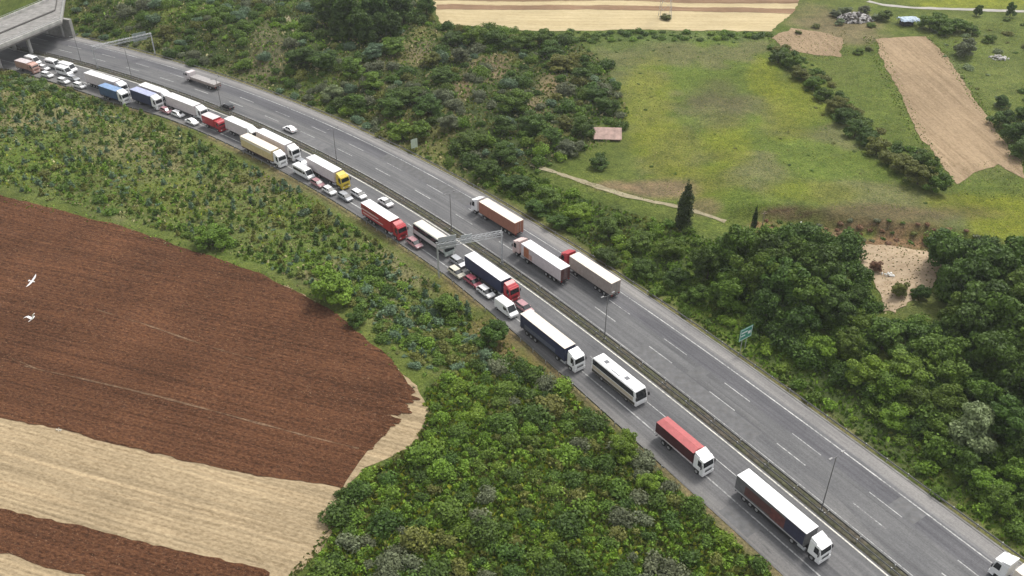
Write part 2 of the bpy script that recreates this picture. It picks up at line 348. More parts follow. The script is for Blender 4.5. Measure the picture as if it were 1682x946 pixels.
sheet('stubble_field', [(-260, 243), (0, 323), (100, 349), (200, 375), (300, 409), (370, 431), (430, 453), (500, 483), (563, 527), (603, 561), (640, 594), (682, 634), (706, 670), (703, 700), (680, 738), (648, 750), (600, 768), (566, 806), (557, 850), (530, 895), (485, 945), (440, 1010), (-420, 1010), (-420, 420)], M_STUB, .05, 2.6, .3)
sheet('ploughed_field', [(-260, 240), (0, 320), (100, 346), (200, 372), (300, 407), (370, 430), (430, 452), (500, 483), (565, 526), (605, 560), (642, 592), (672, 630), (684, 646), (670, 654), (664, 668), (652, 682), (642, 698), (632, 712), (616, 726), (602, 740), (588, 758), (563, 802), (540, 800), (400, 778), (250, 745), (100, 706), (0, 686), (-420, 575), (-420, 420)], M_PLOUGH, .11, 2.4, .3, 5)
sheet('ploughed_strip', [(-420, 715), (0, 834), (150, 869), (300, 906), (445, 941), (440, 962), (300, 1000), (200, 966), (100, 938), (0, 911), (-420, 800)], M_PLOUGH, .11, 2.4, .3, 6)
sheet('far_stubble_field', [(708, -60), (712, 5), (722, 39), (862, 51), (1050, 49), (1266, 52), (1292, 30), (1312, 8), (1320, -60)], M_STUB_FAR, .09, 3, .5, 7)
sheet('far_ploughed_strip', [(716, 8), (717, 16), (900, 16), (1100, 18), (1300, 23), (1308, 15), (1100, 11), (900, 9)], M_PLOUGH_FAR, .16, 3, .25, 8)
sheet('far_ploughed_strip', [(712, -60), (713, 1), (1000, 1), (1312, 6), (1316, -60)], M_PLOUGH_FAR, .16, 3, .25, 9)
sheet('tilled_plot', [(1437, 64), (1522, 60), (1556, 95), (1600, 160), (1640, 220), (1672, 262), (1690, 300), (1640, 270), (1600, 285), (1572, 303), (1548, 272), (1512, 225), (1482, 162), (1456, 112)], M_PINK, .09, 2.6, .4, 10)
sheet('tilled_plot', [(1268, 62), (1300, 45), (1345, 52), (1384, 62), (1380, 94), (1330, 90), (1285, 78)], M_PINK, .09, 2.6, .6, 11)
sheet('sandy_yard', [(1392, 402), (1460, 404), (1532, 412), (1548, 432), (1532, 470), (1500, 488), (1472, 516), (1448, 512), (1446, 480), (1428, 445), (1405, 425)], M_SAND, .09, 2, .7, 12)
def ribbon(name, pts_px, wd, mat, lift, jseed=0, jag=.25):
    P = np.array([(v.x, v.y) for v in pixs(pts_px)]); d = np.gradient(P, axis=0); d /= np.linalg.norm(d, axis=1)[:, None]; n = np.stack([-d[:, 1], d[:, 0]], 1)
    return sheet(name, None, mat, lift, 1.2, jag, jseed, np.concatenate([P+n*wd/2, (P-n*wd/2)[::-1]]))
ribbon('dirt_track', [(872, 270), (905, 281), (940, 293), (985, 308), (1030, 322), (1075, 332), (1115, 340), (1150, 350), (1192, 364)], 1.25, M_TRACK, .1, 3)
ribbon('farm_lane', [(1425, 2), (1450, 8), (1500, 13), (1560, 15), (1620, 17), (1760, 19)], 2.4, paint('pale_lane_gravel', (.36, .34, .30), .9, 0, .2, .3), .1, 4)
ribbon('farm_lane', [(445, 8), (470, 28), (480, 45), (492, 60)], 2.0, M_TRACK, .1, 5)

M_LINE = field_mat('turned_pale_earth', (.06, .03, .018), (.24, .155, .095), RA, 2.2, 1, .1)
def streak(a, b2, wd, mat, lift, k):
    """a thin tapering smear of earth left by the plough"""
    A, B = pix(*a), pix(*b2); u = np.linspace(0, 1, 7); P = np.stack([A.x+(B.x-A.x)*u, A.y+(B.y-A.y)*u], 1); d = P[-1]-P[0]; d /= np.linalg.norm(d); n = np.array([-d[1], d[0]]); hw = (wd/2*np.sin(np.pi*(.04+.92*u))**.7)[:, None]
    return sheet('furrow', None, mat, lift, 1.5, .05, k, np.concatenate([P+n*hw, (P-n*hw)[::-1]]))
for k_, (pts, wd) in enumerate([([(40, 602), (130, 622), (260, 652), (380, 684), (500, 716), (590, 738)], .32), ([(160, 510), (240, 534), (330, 566), (420, 592)], .22), ([(20, 590), (60, 606)], .22)]):
    ribbon('furrow', pts, wd, M_LINE, .17, 20+k_, .09)
for k_ in range(26):
    u_ = R.random(); bx_, by_ = 674-76*u_**1.2+R.uniform(-5, 5), 651+90*u_
    streak((bx_-22, by_-5), (bx_+R.uniform(3, 14), by_+R.uniform(1, 3)), R.uniform(.5, 1.5), M_PLOUGH, .15, 40+k_)
    if k_ == 9: streak((bx_-R.uniform(10, 50), by_-R.uniform(3, 8)), (bx_+8, by_+2), R.uniform(.15, .34), M_STUB, .19, 60+k_)

# ------------------------------------------------------------------ motorway
def strip(name, st, lats, z, mat, kind='structure'):
    st = np.asarray(st, float); k = len(lats); V = []; UV = []
    LT = [np.broadcast_to(l(st) if callable(l) else l, st.shape) for l in lats]
    for j in range(k):
        x, y = road_pt(st, LT[j]); V.append(np.stack([x, y, np.full_like(x, z)], 1))
    V = np.stack(V, 1).reshape(-1, 3); n = len(st); i = np.arange(n*k).reshape(n, k)
    F = np.stack([i[:-1, :-1], i[:-1, 1:], i[1:, 1:], i[1:, :-1]], -1).reshape(-1, 4)
    me = mesh_np(name, V, F, mat)
    uv = me.uv_layers.new(name='lane'); LTs = np.stack(LT, 1).ravel(); STs = np.repeat(st, k)
    vi = F.ravel(); uv.data.foreach_set('uv', np.stack([LTs[vi], STs[vi]], 1).astype(np.float32).ravel())
    if me.polygons[0].normal.z < 0: me.flip_normals()
    o = link(name, me); return tag(o, kind=kind) if kind else o
STS = np.arange(0, 620, 3.0)
def asphalt(name, stops):
    m, t, b = new_mat(name); uv = N(t, 'ShaderNodeUVMap', uv_map='lane').outputs[0]
    sx = N(t, 'ShaderNodeSeparateXYZ'); t.links.new(uv, sx.inputs[0])
    lo, hi = stops[0][0], stops[-1][0]
    mr = N(t, 'ShaderNodeMapRange'); mr.inputs[1].default_value = lo; mr.inputs[2].default_value = hi
    wob = noise(t, mapping(t, uv, (.05, .05, 1)), 1.0, 2)
    ad = N(t, 'ShaderNodeMath', operation='MULTIPLY_ADD'); t.links.new(wob, ad.inputs[0]); ad.inputs[1].default_value = .8; t.links.new(sx.outputs[0], ad.inputs[2]); 
    sb = N(t, 'ShaderNodeMath', operation='SUBTRACT'); t.links.new(ad.outputs[0], sb.inputs[0]); sb.inputs[1].default_value = .4
    t.links.new(sb.outputs[0], mr.inputs[0])
    c = ramp(t, mr.outputs[0], [((p-lo)/(hi-lo), q) for p, q in stops])
    stk = noise(t, mapping(t, uv, (1.6, .02, 1)), 1.0, 4, .65)     # wheel tracks and rubber along the lanes
    pat = noise(t, mapping(t, uv, (.25, .06, 1)), 1.0, 4, .6); fine = noise(t, uv, 3.0, 4, .7)
    c = mix(t, 1., c, ramp(t, stk, [(.3, (.72, .72, .73)), (.7, (1.24, 1.23, 1.22))]), 'MULTIPLY')
    c = mix(t, 1., c, ramp(t, pat, [(.3, (.82, .82, .84)), (.7, (1.15, 1.14, 1.13))]), 'MULTIPLY')
    c = mix(t, 1., c, ramp(t, fine, [(.25, (.8, .8, .8)), (.75, (1.2, 1.2, 1.2))]), 'MULTIPLY')
    vo = N(t, 'ShaderNodeTexVoronoi', feature='F1'); vo.inputs['Scale'].default_value = 1.0; t.links.new(mapping(t, uv, (.27, .028, 1)), vo.inputs['Vector'])
    sp = N(t, 'ShaderNodeSeparateColor'); t.links.new(vo.outputs['Color'], sp.inputs[0])
    c = mix(t, 1., c, ramp(t, sp.outputs[0], [(0., (.86, .86, .87)), (.3, (.99, .99, .99)), (.75, (1, 1, 1)), (1., (1.12, 1.11, 1.09))]), 'MULTIPLY')
    cr = noise(t, mapping(t, uv, (.5, .35, 1)), 1.0, 6, .75); c = mix(t, 1., c, ramp(t, cr, [(.485, (1, 1, 1)), (.5, (.74, .74, .75)), (.515, (1, 1, 1))]), 'MULTIPLY')
    st_ = noise(t, mapping(t, uv, (.9, .16, 1)), 1.3, 3, .6); c = mix(t, 1., c, ramp(t, st_, [(.66, (1, 1, 1)), (.76, (.70, .70, .72))]), 'MULTIPLY')
    t.links.new(c, b.inputs['Base Color']); b.inputs['Roughness'].default_value = .82; b.inputs['Specular IOR Level'].default_value = .3
    return m
A1, A2, A3, A4 = (.128, .129, .130), (.108, .108, .115), (.235, .228, .218), (.14, .14, .14)
road_r = strip('motorway', STS, [2.2, 6, 10, 14, 17.5], .05, asphalt('worn_asphalt', [(2.2, A4), (3.5, A1), (6.7, A1), (10, A1), (11, A2), (14.3, A2), (14.8, (.15, .15, .152)), (15.6, A3), (17.5, A3)]))
road_l = strip('motorway', STS, [edge_left, -8, -4, .7], .05, asphalt('worn_queue_asphalt', [(-13, (.17, .165, .155)), (-10.5, (.15, .148, .145)), (-8.2, (.125, .125, .127)), (-4, (.12, .12, .122)), (-1, A1), (.7, A4)]))
m, t, b = new_mat('median_earth'); p = geo_pos(t); nn = noise(t, p, 1.1, 5, .7); n2_ = noise(t, p, .25, 3)
c = mix(t, ramp(t, n2_, [(.4, (0, 0, 0)), (.6, (1, 1, 1))]), ramp(t, nn, [(.35, (.035, .030, .022)), (.65, (.12, .10, .072))]), ramp(t, nn, [(.35, (.03, .032, .016)), (.65, (.10, .10, .05))]))
t.links.new(c, b.inputs['Base Color']); b.inputs['Roughness'].default_value = .95; bump(t, b, nn, .15)
strip('median', STS, [.45, 2.55], .09, m)
def worn_paint(name, colr, lo, hi):
    m, t, b = new_mat(name); p = geo_pos(t); n_a = noise(t, p, 1.8, 5, .75); n_b = noise(t, p, .12, 3)
    w_ = N(t, 'ShaderNodeMath', operation='MULTIPLY_ADD'); t.links.new(n_b, w_.inputs[0]); w_.inputs[1].default_value = .6; t.links.new(n_a, w_.inputs[2])
    t.links.new(ramp(t, w_.outputs[0], [(lo, (.15, .15, .15)), (hi, colr)]), b.inputs['Base Color']); b.inputs['Roughness'].default_value = .75; return m
MARK = worn_paint('road_paint_white', (.56, .56, .54), .66, .98)
MARKY = worn_paint('road_paint_cream', (.68, .66, .58), .55, .85)
def line(name, lat, wd, z=.058, mat=None, st=STS):
    f = (lambda s: edge_left(s)+lat) if lat < -20 else None
    return strip(name, st, [lat-wd/2, lat+wd/2], z, mat or MARK)
line('lane_marking', 0., .25, mat=MARKY); line('lane_marking', 2.92, .13); line('lane_marking', 14.25, .24); line('lane_marking', -8.0, .24)
def dashes(name, lat, wd, s0, period, ln, z=.058):
    V = []; F = []
    for k in range(-6, 30):
        a = s0+k*period
        if a < 2: continue
        n = 4; q = np.linspace(a-ln, a, n)
        xl, yl = road_pt(q, np.full(n, lat-wd/2)); xr, yr = road_pt(q, np.full(n, lat+wd/2)); o = len(V)
        V += [(x, y, z) for x, y in zip(xl, yl)]+[(x, y, z) for x, y in zip(xr, yr)]
        F += [(o+i, o+n+i, o+n+i+1, o+i+1) for i in range(n-1)]
    me = mesh_np(name, V, F, MARK)
    if me.polygons[0].normal.z < 0: me.flip_normals()
    tag(link(name, me), kind='structure')
dashes('lane_marking', 6.75, .2, 93.7, 15.4, 6.0); dashes('lane_marking', 10.6, .17, 93.8, 15.4, 6.0); dashes('lane_marking', -4.05, .14, 98, 15.4, 6.0)
for k_, (s0, s1, l0, l1, v_) in enumerate([(112, 141, 3.1, 6.6, .122), (168, 176, 6.9, 10.4, .137), (203, 236, 10.8, 14.0, .106), (86, 90.5, 10.8, 14.0, .128), (150, 158, -7.8, -4.2, .118), (250, 262, 3.1, 6.6, .138), (98, 104, -11.6, -8.3, .128), (300, 330, 6.9, 10.4, .118), (128, 130.5, 6.9, 10.4, .112)]):
    strip('asphalt_patch', np.linspace(s0, s1, 8), [l0, l1], .054, paint('asphalt_repair_%d' % (v_*1000), (v_, v_, v_*1.02), .85, 0, .3, .8))
# slab kerbs at the pavement edges: a real drain kerb
strip('kerb', STS, [17.5, 17.5, 17.85, 17.85], .05, CONC())
for o in [bpy.data.objects['kerb']]:
    me = o.data; n = len(me.vertices)
    for i, v in enumerate(me.vertices): v.co.z = (.04, .15, .15, .0)[i % 4]

# guardrails
RAILM = paint('weathered_rail_steel', (.20, .20, .195), .6, .3, .3, 2)
def guardrail(label, lat, s0, s1, step, side, group):
    root = thing('guardrail', label, 'guardrail', (0, 0, 0), 0, group)
    st = np.arange(s0, s1, 2.0); lt = lat(st) if callable(lat) else np.full(st.shape, lat)
    prof = [(0.0, .42), (.05*side, .50), (0.0, .58), (.05*side, .66), (0., .74)]
    V = []
    for (o, z) in prof+[(a-.03*side, zz) for a, zz in prof[::-1]]:
        x, y = road_pt(st, lt+o); V.append(np.stack([x, y, np.full_like(x, z+.05)], 1))
    k = len(V); V = np.stack(V, 1).reshape(-1, 3); i = np.arange(len(st)*k).reshape(len(st), k); j = np.roll(i, -1, 1)
    F = np.stack([i[:-1], j[:-1], j[1:], i[1:]], -1).reshape(-1, 4)
    link('rail_beam', mesh_np('rail_beam', V, F, RAILM), root)
    pm = MB().box(-.06, .06, -.05, .05, -.1, .72).mesh('post', STEEL())
    for s in np.arange(s0+.5, s1, step):
        l = float(lat(s)) if callable(lat) else lat
        x, y = road_pt(s, l-.1*side); dx, dy = road_dir(s)
        link('post', pm, root, (float(x), float(y), .05), (0, 0, math.atan2(float(dy), float(dx))))
guardrail('galvanised guardrail along the queue side of the grassy median', .95, 40, 560, 6, -1, 'median guardrails')
guardrail('galvanised guardrail along the free-flowing side of the grassy median', 1.95, 40, 560, 6, 1, 'median guardrails')
guardrail('long roadside guardrail beside the pale outer hard shoulder and green verge', 18.1, 40, 372, 4, -1, 'roadside guardrails')
guardrail('roadside guardrail on the planted embankment side beyond the queueing traffic', lambda s: edge_left(s)-.55, 115, 372, 4, 1, 'roadside guardrails')

# ------------------------------------------------------------------ overpass at the far end
DZ = 7.7
nearE = [np.array(at_z(0, 78, DZ)), np.array(at_z(101, 36, DZ))]
farE = [np.array(at_z(0, 34, DZ)), np.array(at_z(81, 0, DZ))]
dv = (nearE[1]-nearE[0]); dv /= np.linalg.norm(dv)
bend = np.array(at_z(107, -4, DZ)); dv2 = (bend-nearE[1]); dv2 /= np.linalg.norm(dv2)
BW = 18.6
BN = np.array([nearE[0]-dv*70, nearE[0], nearE[1], bend, bend+dv2*45]); BF = np.array([farE[0]-dv*70, farE[0], farE[1], farE[1]+dv2*24, farE[1]+dv2*70])
def across(f): return BN+(BF-BN)*f
def sweep(pl_a, pl_b, z0, z1):
    """box swept between two plan polylines"""
    n = len(pl_a); V = [(p[0], p[1], z) for z in (z0, z1) for pl in (pl_a, pl_b) for p in pl]
    q = lambda l, s, i: l*2*n+s*n+i; F = []
    for i in range(n-1):
        F += [(q(1, 0, i), q(1, 0, i+1), q(1, 1, i+1), q(1, 1, i)), (q(0, 0, i), q(0, 1, i), q(0, 1, i+1), q(0, 0, i+1)),
              (q(0, 0, i), q(0, 0, i+1), q(1, 0, i+1), q(1, 0, i)), (q(0, 1, i), q(1, 1, i), q(1, 1, i+1), q(0, 1, i+1))]
    F += [(q(0, 0, 0), q(1, 0, 0), q(1, 1, 0), q(0, 1, 0)), (q(0, 0, n-1), q(0, 1, n-1), q(1, 1, n-1), q(1, 0, n-1))]
    return MB().add(V, F)
br = thing('overpass_bridge', 'pale concrete road overpass crossing the motorway above the head of the queue', 'bridge', (0, 0, 0))
BA = paint('bridge_asphalt', (.25, .24, .225), .9, 0, .35, .5)
sweep(across(0.), across(1.), DZ-.5, DZ-.02).build('deck', CONC(), br)
for f0 in (.05, .28, .52, .76): sweep(across(f0), across(f0+.14), DZ-1.45, DZ-.501).build('girder', paint('shaded_girder_concrete', (.2, .19, .18), .9, 0, .3, .5), br)  # girder colour darkened to paint in the shade under the deck
sweep(across(.027), across(.478), DZ-.019, DZ+.02).build('carriageway', BA, br); sweep(across(.522), across(.973), DZ-.019, DZ+.02).build('carriageway', BA, br)
sweep(across(.48), across(.52), DZ-.018, DZ+.3).build('median_strip', paint('bridge_median', (.07, .065, .06), .9, 0, .3), br)
for f0 in (0., .975): sweep(across(f0), across(f0+.024), DZ-.018, DZ+.8).build('parapet', paint('parapet_concrete', (.46, .45, .42), .85, 0, .35, .5), br, .04)
for f0 in (.012, .987):
    q = MB(); L_r = across(f0)
    for k in range(len(L_r)-1):
        a, b2 = L_r[k], L_r[k+1]; q.cyl((a[0], a[1], DZ+1.25), (b2[0], b2[1], DZ+1.25), .05, n=5)
        for u in np.linspace(0, 1, max(2, int(np.linalg.norm(b2-a)/2.2)), endpoint=False): c_ = a+(b2-a)*u; q.cyl((c_[0], c_[1], DZ+.75), (c_[0], c_[1], DZ+1.25), .04, n=4)
    q.build('handrail', STEEL(), br)
_q = MB()
for k in range(2):
    for f0 in (.25, .75):
        A_, B_ = across(f0)[k], across(f0)[k+1]; L_n = np.linalg.norm(B_-A_); d_ = (B_-A_)/L_n; n_2 = np.array([-d_[1], d_[0]])*.07
        for u in np.arange(0, L_n-3, 7): 
            c0 = A_+d_*u; c1 = c0+d_*3; o_2 = len(_q.v); _q.v += [(c0[0]-n_2[0], c0[1]-n_2[1], DZ+.026), (c1[0]-n_2[0], c1[1]-n_2[1], DZ+.026), (c1[0]+n_2[0], c1[1]+n_2[1], DZ+.026), (c0[0]+n_2[0], c0[1]+n_2[1], DZ+.026)]; _q.f += [(o_2, o_2+1, o_2+2, o_2+3)]
_q.build('lane_marking', MARK, br)
for (lt, px, py) in ((-13.2, 5, 112), (.75, 56, 88), (18.3, 110, 60)):
    x, y = pix(px, py)[:2]
    for k in (0, 1, 2):
        c0 = np.array([x, y])+dv*0+np.array([-dv[1], dv[0]])*(1.0+k*7)
        MB().cyl((c0[0], c0[1], -.2), (c0[0], c0[1], DZ-1.5), .62, n=14).build('pier', paint('pier_concrete', (.48, .47, .45), .85, 0, .25, .4), br, smooth=False)
    a = np.array([x, y])+np.array([-dv[1], dv[0]])*.2; bq = a+np.array([-dv[1], dv[0]])*16
    sweep([a-dv*.6, bq-dv*.6], [a+dv*.6, bq+dv*.6], DZ-2.3, DZ-1.51).build('pier_cap', CONC(), br)
for sgn, (px, py) in ((1, (117, 62)),):     # abutment wall where the deck meets the cut slope
    x, y = pix(px, py)[:2]; a = np.array([x, y]); n_ = np.array([-dv[1], dv[0]])
    sweep([a-n_*1, a+n_*18], [a+dv*1.2-n_*1, a+dv*1.2+n_*18], -.5, DZ-1.52).build('abutment', CONC(), br)

# ------------------------------------------------------------------ lamp posts, gantries, signs
def lamp_post(st, lt, h, label, arms=2):
    x, y = road_pt(st, lt); dx, dy = road_dir(st)
    r = thing('street_lamp', label, 'street lamp', (float(x), float(y), .05), math.atan2(float(dy), float(dx)), 'lamp posts along the median')
    mm = paint('lamp_post_metal', (.19, .19, .19), .5, .4)
    MB().cyl((0, 0, 0), (0, 0, h), .10, .06, 8).build('mast', mm, r)
    MB().box(-.25, .25, -.25, .25, 0, .22).build('base', CONC(), r)
    for s in (-1, 1)[:arms]:
        MB().cyl((0, 0, h-.1), (0, s*1.3, h+.25), .045, .04, 6).build('arm', mm, r)
        MB().box(-.14, .14, s*1.3-.35, s*1.3+.35, h+.2, h+.34).build('lamp_head', mm, r, .03)
for st, h, near in ((45, 11, 'lowest one'), (95.4, 11.5, 'beside the white-roofed lorry with maroon sides'), (146.5, 10, 'level with the white coach'), (196.3, 9.5, 'opposite the orange-brown lorry'), (241, 9.5, 'level with the yellow cab lorry'), (290.5, 9.5, 'near the dark car on the empty carriageway'), (331, 9.5, 'the second one before the overpass'), (354, 9, 'nearest to the overpass')):
    lamp_post(st, 1.45, h, 'slim grey lamp post in the grassy median, '+near)

def gantry(label, st0, l0, st1, l1, h, panels, posts=('a', 'b')):
    x0, y0 = road_pt(st0, l0); x1, y1 = road_pt(st1, l1); a = Vector((float(x0), float(y0), .05)); b2 = Vector((float(x1), float(y1), .05))
    r = thing('sign_gantry', label, 'gantry', a, math.atan2(b2.y-a.y, b2.x-a.x)); Ln = (b2-a).length; st = STEEL()
    for k, X in (('a', 0), ('b', Ln)):
        if k in posts:
            q = MB()
            for s in (-.35, .35): q.cyl((X, s, -.1), (X, s, h+.9), .11, .09, 8)
            for z in np.arange(.6, h+.8, .8): q.cyl((X, -.35, z), (X, .35, z+.5), .04, n=5)
            q.build('post', st, r)
    q = MB()
    for s in (-.4, .4):
        for z in (h, h+.9): q.cyl((-.2, s, z), (Ln+.2, s, z), .075, n=6)
    for i, X in enumerate(np.arange(0, Ln, 1.1)):
        for s in (-.4, .4):
            q.cyl((X, s, h if i % 2 else h+.9), (min(Ln, X+1.1), s, h+.9 if i % 2 else h), .04, n=5)
        q.cyl((X, -.4, h+.9), (min(Ln, X+1.1), .4, h+.9), .035, n=5)
    q.build('truss_beam', st, r)
    for x0_, x1_, z0, z1, off, colr, nm in panels:
        pn = MB().box(x0_, x1_, off-.05, off+.05, h+z0, h+z1).build('sign_panel', colr, r, .02)
        f = MB()
        for X in np.arange(x0_+.3, x1_, 1.1): f.box(X-.04, X+.04, off+(.055 if off < 0 else -.13), off+(.13 if off < 0 else -.055), h+z0+.1, h+z1-.1)
        f.build('bracing', st, pn)
    return r
PALE = paint('pale_sign_back', (.44, .46, .46), .5, .1, .15)
gantry('grey lattice gantry over the queue, with blank panel backs, beside the blue lorry', 183.2, -11.6, 178.6, 1.5, 7.3,
       [(.4, 4.2, -1.0, 1.9, .5, PALE, ''), (5.2, 7.6, -.4, 1.4, .5, PALE, '')])
GP = paint('faded_green_panel', (.26, .31, .28), .5, .1, .15)
gantry('far lattice gantry over the empty carriageway, near the overpass', 346.5, 1.4, 340.4, 18.6, 6.3, [(12.6, 17.0, -.9, 1.7, .5, GP, '')])

def board(name, label, cat, px, py, w_, h_, z0, face, legs, pcol, bars=None, border=None):
    p = pix(px, py); r = thing(name, label, cat, p, face)
    for s in legs: MB().cyl((s, 0, -.3), (s, 0, z0+h_*.9), .07, n=8).build('post', STEEL(), r)
    pn = MB().box(-w_/2, w_/2, -.13, -.08, z0, z0+h_).build('sign_panel', pcol, r, .01)
    if border: 
        q = MB(); e = .12
        q.box(-w_/2+.1, w_/2-.1, -.137, -.131, z0+.1, z0+.1+e); q.box(-w_/2+.1, w_/2-.1, -.137, -.131, z0+h_-.1-e, z0+h_-.1)
        q.box(-w_/2+.1, -w_/2+.1+e, -.137, -.131, z0+.1+e, z0+h_-.1-e); q.box(w_/2-.1-e, w_/2-.1, -.137, -.131, z0+.1+e, z0+h_-.1-e)
        q.build('border', border, pn)
    if bars:
        q = MB()
        for a, b2, c2, d2 in bars: q.box(a*w_, b2*w_, -.138, -.132, z0+c2*h_, z0+d2*h_)
        q.build('lettering', WHITE(), pn)
    return r
TEAL = paint('teal_road_sign', (.05, .30, .22), .4, 0, .2)
_fx, _fy = road_dir(129.4)
fa = math.atan2(float(_fy), float(_fx))-math.pi/2
board('road_sign', 'large teal green road sign on two posts among bushes by the outer guardrail', 'road sign', 1219, 577, 3.3, 2.6, 3.0, fa, (-.6, .6), TEAL, [(-.38, .1, .60, .72), (-.38, -.05, .34, .44), (.15, .38, .36, .62)], WHITE())
board('road_sign', 'small pale rectangular sign on a post in the scrub above the empty carriageway', 'road sign', 681, 250, 1.9, 2.5, 1.3, fa, (0,), paint('bleached_sign_face', (.50, .58, .46), .5, 0, .2))

# hut and posts on the hillside
def hut():
    p = pix(998, 232); r = thing('shed', 'low shed whose pale pink sheet metal roof slopes to the edge of the meadow', 'shed', p, math.radians(-3))
    MB().box(-3.3, 3.3, .5, 3.2, -.5, .9).build('wall', paint('shed_boards', (.2, .15, .11), .9, 0, .3), r)
    pk = paint('pale_pink_sheet_metal', (.46, .31, .26), .6, .1, .32, .8)
    MB().prism([(0, 0)], 0, 0) if False else None
    q = MB(); V = [(-3.6, -.2, .55), (3.6, -.2, .55), (3.6, 3.0, 2.4), (-3.6, 3.0, 2.4)]
    V += [(a, b2, c2+.09) for a, b2, c2 in V]
    q.add(V, [(0, 3, 2, 1), (4, 5, 6, 7), (0, 1, 5, 4), (1, 2, 6, 5), (2, 3, 7, 6), (3, 0, 4, 7)]); rf = q.build('roof', pk, r)
    q = MB()
    for X in np.arange(-3.4, 3.5, .85): q.add([(X-.03, -.2, .645), (X+.03, -.2, .645), (X+.03, 3.0, 2.495), (X-.03, 3.0, 2.495), (X-.03, -.2, .70), (X+.03, -.2, .70), (X+.03, 3.0, 2.55), (X-.03, 3.0, 2.55)], [(4, 5, 6, 7), (0, 1, 5, 4), (1, 2, 6, 5), (2, 3, 7, 6), (3, 0, 4, 7)])
    q.build('seam', pk, rf)
    MB().box(-1.2, -.3, 3.202, 3.23, 0, .85).build('door', paint('shed_door', (.12, .09, .07), .9), r)
hut()
p = pix(1250, 382); r = thing('utility_pole', 'thin pale wooden pole standing beside the brown cut bank', 'pole', p)
MB().cyl((0, 0, -.3), (0, 0, 5.2), .13, .1, 8).build('shaft', paint('weathered_pole', (.34, .27, .2), .9), r); MB().box(-.5, .5, -.05, .05, 4.7, 4.82).build('crossarm', paint('weathered_pole', (.34, .27, .2), .9), r)
def pylon():
    p = pix(1092, 29); r = thing('pylon', 'slender steel lattice pylon rising out of the pale far field', 'pylon', p); q = MB(); st = STEEL(); Hh = 24; b0, b1 = 2.0, .5
    f = lambda z: b0+(b1-b0)*z/Hh
    for sx, sy in ((-1, -1), (1, -1), (1, 1), (-1, 1)): q.cyl((sx*b0, sy*b0, -.3), (sx*b1, sy*b1, Hh), .07, .05, 5)
    z = 0
    while z < Hh-1:
        dz = f(z)*1.5; z2 = min(Hh, z+dz)
        for k in range(4):
            c4 = [(-1, -1), (1, -1), (1, 1), (-1, 1)]; a = c4[k]; b2 = c4[(k+1) % 4]
            q.cyl((a[0]*f(z), a[1]*f(z), z), (b2[0]*f(z2), b2[1]*f(z2), z2), .035, n=4)
        z = z2
    q.build('lattice_tower', st, r)
    for z, wdt in ((20, 4), (22.5, 3)): MB().cyl((-wdt, 0, z), (wdt, 0, z), .07, n=5).build('crossarm', st, r)
pylon()

# ------------------------------------------------------------------ vehicles
_wm = {}
def wheel(root, x, y, r=.5, wd=.3, rimcol=(.45, .45, .45)):
    k = (r, wd, rimcol)
    if k not in _wm:
        tm = MB().cyl((0, -wd/2, 0), (0, wd/2, 0), r, n=18).mesh('tyre', RUB(), .04)
        rm = MB().cyl((0, -wd/2-.012, 0), (0, wd/2+.012, 0), r*.58, n=12).mesh('rim', paint('wheel_rim%g%g' % (r, rimcol[0]), rimcol, .4, .5), .02)
        _wm[k] = (tm, rm)
    o = thing('wheel', None, None, (x, y, r), 0); o.parent = root
    link('tyre', _wm[k][0], o); link('rim', _wm[k][1], o)
def lamp_mat(kind): return paint('headlight_lens', (.75, .75, .72), .15) if kind == 'h' else paint('tail_light_lens', (.35, .02, .015), .25)

